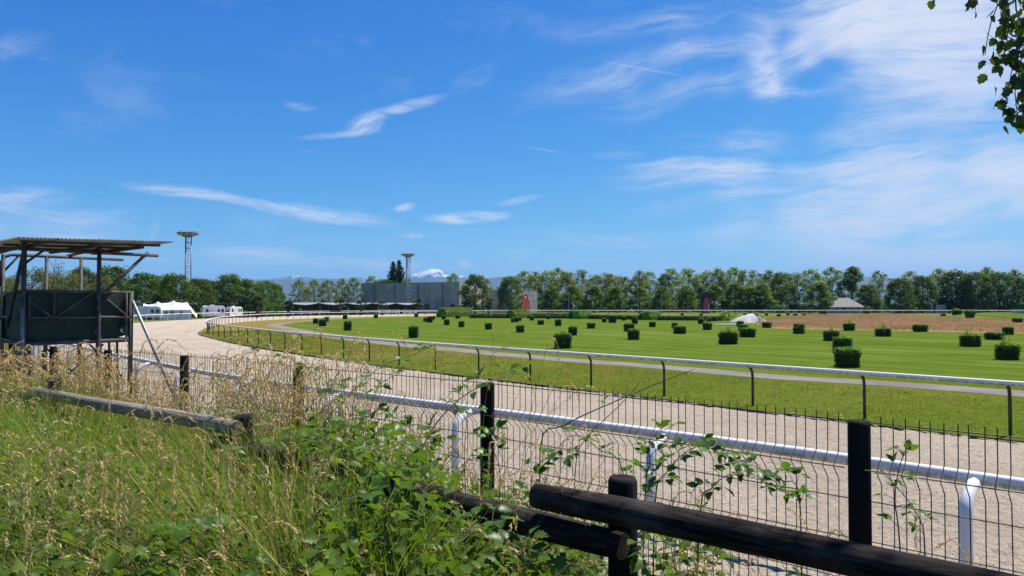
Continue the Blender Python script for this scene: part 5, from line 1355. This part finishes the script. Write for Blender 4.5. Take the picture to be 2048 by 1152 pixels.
def bramble(ctrl, label, nleaf=8, size=0.06, r=0.0035, leaf_from=0.15, seed=0, side=1.0, name='bramble'):
    """ctrl: (pixel x, pixel y, distance) along the cane; the first is carried down to the soil"""
    random.seed(seed)
    pts = [atd(*c) for c in ctrl]
    g = pts[0].copy(); nq = g.dot(N_); g.z = bank_z(nq, g.dot(T)) - 0.03
    if (pts[0] - g).length > 0.05: pts = [g + Vector((random.uniform(-0.05, 0.05), 0, 0))] + pts
    cv = catmull(pts, 0.02)
    root = empty(name, g, 0, label, 'bramble', 'bramble canes')
    mb = MB(); n = len(cv); step = max(1, n // 40); cs = cv[::step]
    mb.tube([p - g for p in cs], [r * (1.2 - 0.8 * k / len(cs)) for k in range(len(cs))], 6)
    for k in range(int(n * 0.6)):
        p = random.choice(cv) - g; d = rv(); mb.tri(p + d * 0.004, p + rv() * 0.003, p + d * 0.012)
    mb.build('cane', M['cane'], root, smooth=True)
    for k in range(nleaf):
        i = int((leaf_from + (1 - leaf_from) * (k + random.random() * 0.7) / nleaf) * (n - 1)); p = cv[min(i, n - 1)]
        dr = (cv[min(i + 3, n - 1)] - cv[max(i - 3, 0)]).normalized()
        sd = dr.cross(Vector((0, 0, 1))); sd.normalize(); sd *= (1 if k % 2 else -1)
        stalk = (sd * random.uniform(0.5, 1.0) + dr * random.uniform(0.1, 0.8) + Vector((0, 0, random.uniform(-0.1, 0.6)))).normalized()
        hub = p + stalk * size * 0.75
        st = MB(); st.tube([p - g, (p + hub) / 2 - g + Vector((0, 0, 0.005)), hub - g], 0.0013, 4); st.build('leaf_stalk', M['cane'], root)
        for j, an_ in enumerate((0, 1.15, -1.15)):
            if j and random.random() < 0.12: continue
            up = (Vector((0, 0, 1)) + rv() * 0.55).normalized()
            d = Matrix.Rotation(an_ * random.uniform(0.8, 1.15), 3, up) @ stalk
            d.z -= random.uniform(0.0, 0.5)
            s = size * (1.0 if j == 0 else 0.82) * random.uniform(0.8, 1.15)
            link('leaf', LEAF_BR, root, loc=hub - g + d.normalized() * s * 0.25, rot=orient(d, up), sca=(s, s, s))
    return root
bramble([(800, 1000, 3.9), (830, 930, 3.95), (870, 850, 4.05), (930, 790, 4.2), (1000, 755, 4.4), (1050, 736, 4.6)], 'long bramble cane rising in front of the black post, leaves at its top', 10, 0.085, 0.006, 0.35, 1)
bramble([(1080, 900, 4.0), (1130, 850, 3.95), (1230, 803, 3.9), (1320, 765, 3.85), (1390, 738, 3.8)], 'bare dark bramble cane pointing right above the mesh', 2, 0.05, 0.004, 0.1, 2)
bramble([(1150, 950, 3.7), (1170, 880, 3.7), (1240, 810, 3.65), (1275, 770, 3.6), (1282, 752, 3.6)], 'thin upright bramble stem crossing the mesh right of centre', 3, 0.045, 0.0028, 0.3, 3)
bramble([(760, 900, 4.6), (700, 810, 4.7), (620, 740, 4.8), (540, 700, 4.9), (500, 690, 4.95)], 'bramble cane arching left over the second fence post', 8, 0.06, 0.0032, 0.4, 4)
bramble([(640, 880, 4.7), (690, 800, 4.6), (760, 735, 4.6), (820, 712, 4.6), (850, 698, 4.6)], 'leafy bramble sprig reaching up before the inner rail', 9, 0.062, 0.003, 0.45, 5)
bramble([(780, 1120, 2.7), (770, 1060, 2.75), (775, 1010, 2.8), (790, 975, 2.9)], 'dark-leaved bramble shoot left of the lower log', 9, 0.075, 0.0035, 0.1, 6)
bramble([(1310, 1010, 3.3), (1330, 950, 3.35), (1370, 905, 3.4), (1420, 890, 3.4), (1480, 930, 3.4)], 'bramble sprawling over the mesh above the upper log', 22, 0.062, 0.003, 0.1, 7)
bramble([(1290, 990, 3.25), (1300, 930, 3.3), (1300, 880, 3.35), (1350, 850, 3.4)], 'bramble climbing beside the white gooseneck post', 14, 0.055, 0.003, 0.1, 8)
bramble([(1600, 1010, 3.1), (1560, 960, 3.15), (1480, 920, 3.2), (1400, 900, 3.25)], 'bramble leaning left along the mesh behind the log', 19, 0.06, 0.003, 0.1, 9)
bramble([(1800, 1100, 3.0), (1790, 1000, 3.05), (1800, 930, 3.1), (1818, 885, 3.1)], 'upright bramble stem right of the near black post', 9, 0.05, 0.003, 0.1, 10)
bramble([(1850, 1110, 3.0), (1835, 1030, 3.05), (1780, 960, 3.1), (1745, 935, 3.15)], 'bramble bending left towards the near black post', 8, 0.048, 0.003, 0.1, 11)
bramble([(480, 1140, 2.6), (440, 1090, 2.65), (400, 1070, 2.7), (350, 1070, 2.75)], 'broad-leaved bramble low in the grass at bottom left', 7, 0.085, 0.0035, 0.1, 12)
bramble([(250, 1150, 2.7), (330, 1130, 2.65), (450, 1118, 2.6), (600, 1140, 2.5)], 'pale woody bramble cane lying along the bottom edge', 6, 0.07, 0.005, 0.1, 13)
bramble([(1000, 960, 4.3), (990, 910, 4.35), (985, 880, 4.4), (1010, 860, 4.4)], 'bramble tuft with yellowish leaves at the foot of the centre post', 9, 0.07, 0.003, 0.1, 14)
bramble([(930, 960, 4.2), (930, 880, 4.3), (935, 810, 4.4), (915, 780, 4.4)], 'bramble stem with drooping leaves left of the centre post', 8, 0.075, 0.003, 0.2, 15)
bramble([(1350, 1140, 2.6), (1320, 1110, 2.65), (1290, 1095, 2.7), (1260, 1100, 2.7)], 'bright bramble under the upper log right of the stub post', 9, 0.07, 0.003, 0.05, 16)
bramble([(430, 960, 3.5), (480, 920, 3.5), (540, 895, 3.5), (620, 880, 3.55)], 'bramble across the grass above the bent seed heads', 7, 0.07, 0.0035, 0.1, 17)
bramble([(900, 1130, 2.7), (930, 1080, 2.75), (960, 1050, 2.8), (1010, 1040, 2.85)], 'bramble spray below the lower log', 9, 0.075, 0.003, 0.05, 18)
bramble([(1050, 1140, 2.6), (1040, 1100, 2.65), (1010, 1085, 2.7)], 'small bramble under the log end at bottom centre', 7, 0.075, 0.003, 0.05, 19)
bramble([(880, 1000, 3.6), (850, 950, 3.65), (800, 930, 3.7), (740, 925, 3.7)], 'bramble drooping over the left end of the lower log', 8, 0.075, 0.003, 0.1, 20)
bramble([(1400, 1030, 3.2), (1420, 980, 3.2), (1460, 950, 3.25), (1520, 960, 3.25), (1580, 990, 3.2)], 'low bramble heap in the middle of the mesh behind the upper log', 18, 0.06, 0.003, 0.05, 21)
bramble([(1250, 960, 3.5), (1200, 900, 3.6), (1150, 870, 3.7), (1110, 900, 3.7)], 'bramble hooped over the mesh above the stub post', 9, 0.055, 0.003, 0.15, 22)
bramble([(560, 960, 3.8), (600, 900, 3.9), (660, 860, 4.0), (720, 850, 4.0)], 'leafy bramble burying the dark log end left of centre', 13, 0.075, 0.0035, 0.05, 23)
bramble([(700, 1000, 3.5), (690, 930, 3.6), (650, 890, 3.7), (590, 880, 3.8)], 'bramble leaning left over the buried log', 12, 0.075, 0.0035, 0.05, 24)
bramble([(620, 1100, 2.8), (640, 1040, 2.9), (690, 1000, 3.0), (740, 990, 3.1)], 'broad bramble right of the bent seed heads', 10, 0.08, 0.0035, 0.05, 25)
bramble([(720, 900, 4.6), (740, 820, 4.7), (760, 770, 4.7), (800, 745, 4.7)], 'leafy bramble in front of the mesh left of the long cane', 12, 0.075, 0.003, 0.1, 26)
bramble([(860, 940, 4.2), (840, 880, 4.3), (800, 840, 4.3), (770, 830, 4.3)], 'bramble tangle under the long cane', 12, 0.075, 0.003, 0.1, 27)
bramble([(1060, 1000, 3.6), (1070, 940, 3.7), (1100, 915, 3.7), (1140, 920, 3.7)], 'bramble behind the cut end of the upper log', 11, 0.065, 0.003, 0.1, 28)
bramble([(620, 840, 5.0), (640, 790, 5.1), (670, 765, 5.1), (700, 760, 5.1)], 'bramble with small leaves in the straw before the mesh', 10, 0.06, 0.003, 0.1, 29)

# --- grass and undergrowth on the bank
def gz(p): return bank_z(p.dot(N_), p.dot(T))
def vis(p, m=0.35):
    return p.y > 0.9 and abs(p.x) < p.y * 0.72 + m
def ribbon(mb, b, h, lean, w, segs=4, tipw=0.12):
    s = Vector((random.uniform(-1, 1), random.uniform(-1, 1), 0)).normalized() * w * 0.5
    i0 = len(mb.v)
    for k in range(segs + 1):
        f = k / segs; p = b + lean * (f * f) + Vector((0, 0, h * (f - 0.18 * f * f * min(1, lean.length / max(h, .01)))))
        ww = (1 - f ** 2 * (1 - tipw))
        mb.v += [p - s * ww, p + s * ww]
    for k in range(segs): q = i0 + 2 * k; mb.f.append((q, q + 1, q + 3, q + 2))
def dens(a, n, p):
    """how much grass grows at a place on the bank"""
    u = p.x / p.y
    left = 1.0 if u < -0.12 else max(0.0, 1 - (u + 0.12) / 0.32)
    c = 0.5 + 0.7 * noise.noise(Vector((a * 0.9, n * 1.1, 0))) + 0.45 * noise.noise(Vector((a * 3.1, n * 3.3, 5)))
    return max(0.03, left) * max(0.05, c)
random.seed(2024)
gr = MB(); dg = MB(); cnt = 0
while cnt < 42000:
    a = random.uniform(-1.5, 11.5); n = random.uniform(0.45, 3.75)
    p = an(a, n)
    if not vis(p): continue
    D = dens(a, n, p)
    if n > 2.7: D *= 0.55
    if p.y < 1.7: D *= 0.25
    if random.random() > D: continue
    cnt += 1
    p.z = gz(p) - 0.02
    h = random.uniform(0.42, 1.02) * (0.88 + 0.30 * noise.noise(Vector((a * 0.7, n * 0.7, 4))) + 0.22 * noise.noise(Vector((a * 2.6, n * 2.6, 6))))
    if n > 2.6: h *= 0.78
    if n < 1.25: h *= 0.8
    u = p.x / p.y
    if u > -0.12: h *= 0.78
    if u > 0.1: h *= 0.8
    ln = Vector((random.gauss(-0.12, 0.26), random.gauss(0, 0.2), 0)) * h * 1.9
    ribbon(dg if random.random() < 0.17 else gr, p, h, ln, random.uniform(0.003, 0.0085) * (1.0 + 0.05 * p.y))
cnt = 0
while cnt < 19000:                     # tall thick growth just this side of the logs
    a = random.uniform(1.4, 10.5); n = random.uniform(1.35, 2.3); p = an(a, n)
    if not vis(p): continue
    u = p.x / p.y
    if u > -0.10: continue
    D = 0.65 + 0.6 * noise.noise(Vector((a * 1.1, n, 7))) + 0.4 * noise.noise(Vector((a * 3.3, n * 3, 2)))
    if -0.585 < u < -0.42: D *= 0.65
    if random.random() > D: continue
    cnt += 1; p.z = gz(p) - 0.02
    h = random.uniform(0.66, 1.16)
    if -0.585 < u < -0.42: h *= 0.9
    if u > -0.2: h *= 0.92
    ln = Vector((random.gauss(-0.12, 0.24), random.gauss(0, 0.18), 0)) * h * 1.6
    ribbon(dg if random.random() < 0.14 else gr, p, h, ln, random.uniform(0.004, 0.009))
tag(gr.build('bank_grass', M['gr_green']), 'rank green grass covering the bank around the logs', 'grass', None, 'stuff')
tag(dg.build('dry_grass', M['gr_stem']), 'scattered dry yellow blades among the bank grass', 'grass', None, 'stuff')
# seed stalks
sm = MB(); hm = MB()
def stalk(p, h, lean, hl, fat=1.0, droop=0.12):
    pts = []
    n = 7
    for k in range(n + 1):
        f = k / n; pts.append(p + lean * (f ** 1.9) + Vector((0, 0, h * (f - 0.14 * f * f * min(1.2, lean.length / h * 1.5)))))
    d = (pts[-1] - pts[-2]).normalized()
    r = 0.0011 * (1 + 0.10 * p.y)
    sm.tube(pts, [r * 1.3] * 3 + [r] * (n - 2), 3, cap=False)
    e = pts[-1]; hl *= 1.15; m_ = int(32 * (hl / 0.16)); q = e.copy(); dd = d.copy()
    for k in range(m_):
        f = k / m_
        q = q + dd * (hl / m_); dd = (dd + Vector((lean.x * 0.02, lean.y * 0.02, -droop * hl)) ).normalized()
        wv_ = 0.0085 * fat * (1 - 0.6 * f)
        o_ = rv(); o_ = (o_ - dd * o_.dot(dd)) * wv_
        b = q + o_; ax = (dd * 0.9 + o_.normalized() * 0.45).normalized() * random.uniform(0.006, 0.0105) * (1 + 0.05 * p.y); s = ax.cross(rv()); s = s.normalized() * 0.0024 * (1 + 0.09 * p.y)
        i = len(hm.v); hm.v += [b - ax, b + s, b + ax, b - s]; hm.f.append((i, i + 1, i + 2, i + 3))
cnt = 0
while cnt < 800:
    a = random.uniform(-1.0, 12.5); n = random.uniform(1.0, 3.65); p = an(a, n)
    if not vis(p) or p.y < 1.8: continue
    D = dens(a, n, p) * (0.22 + 0.55 * min(1, max(0, (a - 2.5) / 4.5)))
    if 4.2 < a < 6.6 and n > 2.2: D *= 1.9
    if p.x / p.y > 0.1: D = max(D, 0.035)
    if n > 2.5 and a < 8.5: D *= 0.35
    if random.random() > D: continue
    cnt += 1; p.z = gz(p)
    h = random.uniform(0.62, 1.10) * (0.95 if a > 4 else 0.86)
    if p.x / p.y > 0.1: h *= random.uniform(0.65, 0.95)
    ln = Vector((random.gauss(-0.24, 0.25), random.gauss(-0.02, 0.16), 0)) * h * (1.0 if a < 7 else 0.7)
    stalk(p, h, ln, random.uniform(0.10, 0.21), random.uniform(0.6, 1.3), random.uniform(0.2, 1.6))
def stalks_at(nst, u0, u1, d0, d1, h0, h1, lx=-0.15):
    for _ in range(nst):
        d = random.uniform(d0, d1); p = Vector((random.uniform(u0, u1) * d, d, 0)); n = p.dot(N_)
        if n > 3.65 or n < 0.9: continue
        if noise.noise(Vector((p.x * 1.7, p.y * 1.7, 3))) + random.uniform(-0.25, 0.35) < 0: continue
        p.z = gz(p); h = random.uniform(h0, h1)
        stalk(p, h, Vector((random.gauss(lx, 0.2), random.gauss(0, 0.12), 0)) * h, random.uniform(0.11, 0.22), random.uniform(0.7, 1.3), random.uniform(0.2, 1.4))
stalks_at(520, -0.36, -0.17, 4.2, 6.6, 0.85, 1.36)       # clump left of the sprig
stalks_at(1100, -0.72, -0.52, 5.5, 10.5, 0.85, 1.32)
stalks_at(120, -0.54, -0.40, 5.5, 8.0, 0.75, 1.1)      # far left by the shelter
stalks_at(70, -0.45, 0.02, 4.5, 6.5, 1.2, 1.55, 0.02)    # single tall stems
stalks_at(230, -0.72, -0.12, 2.2, 4.6, 0.72, 1.12, -0.3)    # over the near grass
stalks_at(160, -0.2, 0.12, 2.4, 4.6, 0.6, 1.0, -0.15)
stalks_at(110, 0.05, 0.70, 2.4, 3.6, 0.45, 0.85, -0.05)
# bent heads in the left foreground
for k in range(130):
    x = random.uniform(20, 660); y = random.uniform(900, 1090); d = random.uniform(2.6, 3.8)
    tip = atd(x, y, d); g = Vector((tip.x + random.uniform(0.15, 0.55), tip.y + random.uniform(-0.3, 0.3), 0)); g.z = gz(g)
    h = max(0.45, tip.z - g.z + 0.1)
    stalk(g, h, Vector((tip.x - g.x, tip.y - g.y, 0)), random.uniform(0.16, 0.26), 1.35, random.uniform(1.5, 4.0))
tag(sm.build('seed_stalks', M['gr_stem']), 'thin dry stems of the flowering grass on the bank', 'grass', None, 'stuff')
tag(hm.build('seed_heads', M['gr_straw']), 'straw-coloured seed heads of the flowering grass', 'grass', None, 'stuff')
# broad undergrowth leaves
ul = MB(); cnt = 0; tpl = LEAF_BR
tv = [v.co.copy() for v in tpl.vertices][:30]; tf = [tuple(f.vertices) for f in tpl.polygons if max(f.vertices) < 30]
while cnt < 16000:
    a = random.uniform(-1.3, 9); n = random.uniform(0.4, 3.7); p = an(a, n)
    if not vis(p) or p.y < 1.7: continue
    u = p.x / p.y
    D = 0.25 + 0.9 * noise.noise(Vector((a * 1.4, n * 1.4, 9)))
    if -0.28 < u < 0.3: D += 0.6
    if n > 2.9: D -= 0.25
    low = u < -0.2 and n < 1.8
    if low: D += 0.22
    if u > 0.3: D -= 0.25 + (u - 0.3) * 1.2
    if random.random() > D: continue
    cnt += 1; z0 = gz(p)
    zz = z0 + ((random.uniform(0.40, 1.04) if (1.5 < n < 2.5 and u < -0.08 and not -0.58 < u < -0.42 and random.random() < 0.65) else random.uniform(0.10, 0.78)) if u < 0.12 else random.uniform(0.05, 0.48))
    if n > 2.5 and u > -0.1: zz = z0 + random.uniform(0.05, 0.55)
    if low: zz = z0 + random.uniform(0.3, 0.88)
    p.z = zz
    up = (Vector((0.25, 0.15, 1)) + rv() * 0.75).normalized(); d = rv(); d.z *= 0.35; d = (d - up * d.dot(up)).normalized()
    y_ = up.cross(d); s = random.uniform(0.028, 0.062) * (1.2 if -0.28 < u < 0.3 else 1.0)
    i = len(ul.v)
    for v in tv: ul.v.append(p + (d * v.x + y_ * v.y + up * v.z) * s)
    ul.f += [tuple(i + q for q in f) for f in tf]
tag(ul.build('undergrowth_leaves', M['lf_under'], smooth=True), 'broad green undergrowth leaves among the grass on the bank', 'undergrowth', None, 'stuff')

# ================================================================== birch overhead (trunk outside the picture to the right)
random.seed(31)
btree = empty('birch_tree', (4.3, 2.6, 1.0), 0, 'birch whose leafy twigs hang into the top right corner', 'tree'); b0 = Vector((4.3, 2.6, 1.0))
mb = MB(); mb.tube([(0, 0, -0.5), (0.05, 0.05, 2.2), (-0.05, 0.1, 4.6), (0.1, 0.2, 7.5)], [0.16, 0.13, 0.10, 0.03], 12)
LIMB = [Vector((4.28, 2.65, 3.9)), Vector((3.4, 2.9, 4.75)), Vector((2.6, 3.0, 4.9)), Vector((1.75, 2.95, 4.65))]
lc = catmull(LIMB, 0.06); mb.tube([p - b0 for p in lc], [0.04 * (1 - 0.75 * k / len(lc)) for k in range(len(lc))], 8)
mb.build('trunk', M['birch_bark'], btree, smooth=True)
# hanging twigs given by where they show
TW = [[(2040, -120, 3.0), (2052, 0, 3.0), (2040, 90, 3.0), (2030, 170, 3.0), (2035, 230, 3.0), (2042, 250, 3.0)], [(2010, -120, 3.0), (2010, -20, 3.0), (2018, 40, 3.0), (2010, 100, 3.0), (1995, 130, 3.0)],
      [(1985, -130, 2.95), (1985, -30, 2.95), (1995, 10, 2.95), (1982, 45, 2.95), (1975, 75, 2.95), (1970, 110, 2.95)], [(1945, -140, 2.95), (1950, -30, 2.95), (1946, 15, 2.95), (1942, 32, 2.95)], [(1880, -150, 2.9), (1885, -40, 2.9), (1870, 0, 2.9), (1860, 10, 2.9)],
      [(2070, -120, 3.1), (2075, 20, 3.1), (2062, 120, 3.1), (2050, 200, 3.1), (2046, 230, 3.1)], [(2030, -130, 3.05), (2030, 0, 3.05), (2040, 60, 3.05), (2025, 130, 3.05), (2015, 200, 3.05), (2005, 225, 3.05)], [(2048, -130, 2.9), (2060, 60, 2.9), (2020, 110, 2.9), (2000, 118, 2.9)], [(1925, -140, 2.9), (1930, -40, 2.9), (1937, 2, 2.9)]]
for ti, tw in enumerate(TW):
    cv = catmull([atd(*c) for c in tw], 0.02)
    top = cv[0]; near = min(lc, key=lambda q: (q - top).length)
    tb_ = MB(); full = [near] + cv
    tb_.tube([p - b0 for p in full[::2]], [0.004 * (1 - 0.7 * k / (len(full[::2]))) for k in range(len(full[::2]))], 5); to = tb_.build('twig', M['twig'], btree)
    nl = int(len(cv) * (1.9 if ti in (0, 1, 5, 6, 7) else 0.5))
    for k in range(nl):
        i = int(len(cv) * (0.2 + 0.8 * (k + random.random()) / nl)); p = cv[min(i, len(cv) - 1)]
        off = rv() * random.uniform(0.008, 0.065 if ti in (0, 1, 5, 6, 7) else 0.018); off.z -= 0.01
        d = (Vector((0, 0, -1)) + rv() * 0.75).normalized(); s = random.uniform(0.034, 0.058)
        link('leaf', LEAF_BI, to, loc=p + off - b0, rot=orient(d, rv()), sca=(s, s, s))
# the crown above, which dapples the bank
cr = MB()
for k in range(34):
    c = Vector((random.uniform(2.5, 6.2), random.uniform(1.4, 4.0), random.uniform(5.4, 8.0)))
    for j in range(60):
        p = c + rv() * random.uniform(0.05, 0.5); leaf_card(cr, p - b0, random.uniform(0.05, 0.08), None, 0.8)
cr.build('crown', M['lf_birch_crown'], btree)
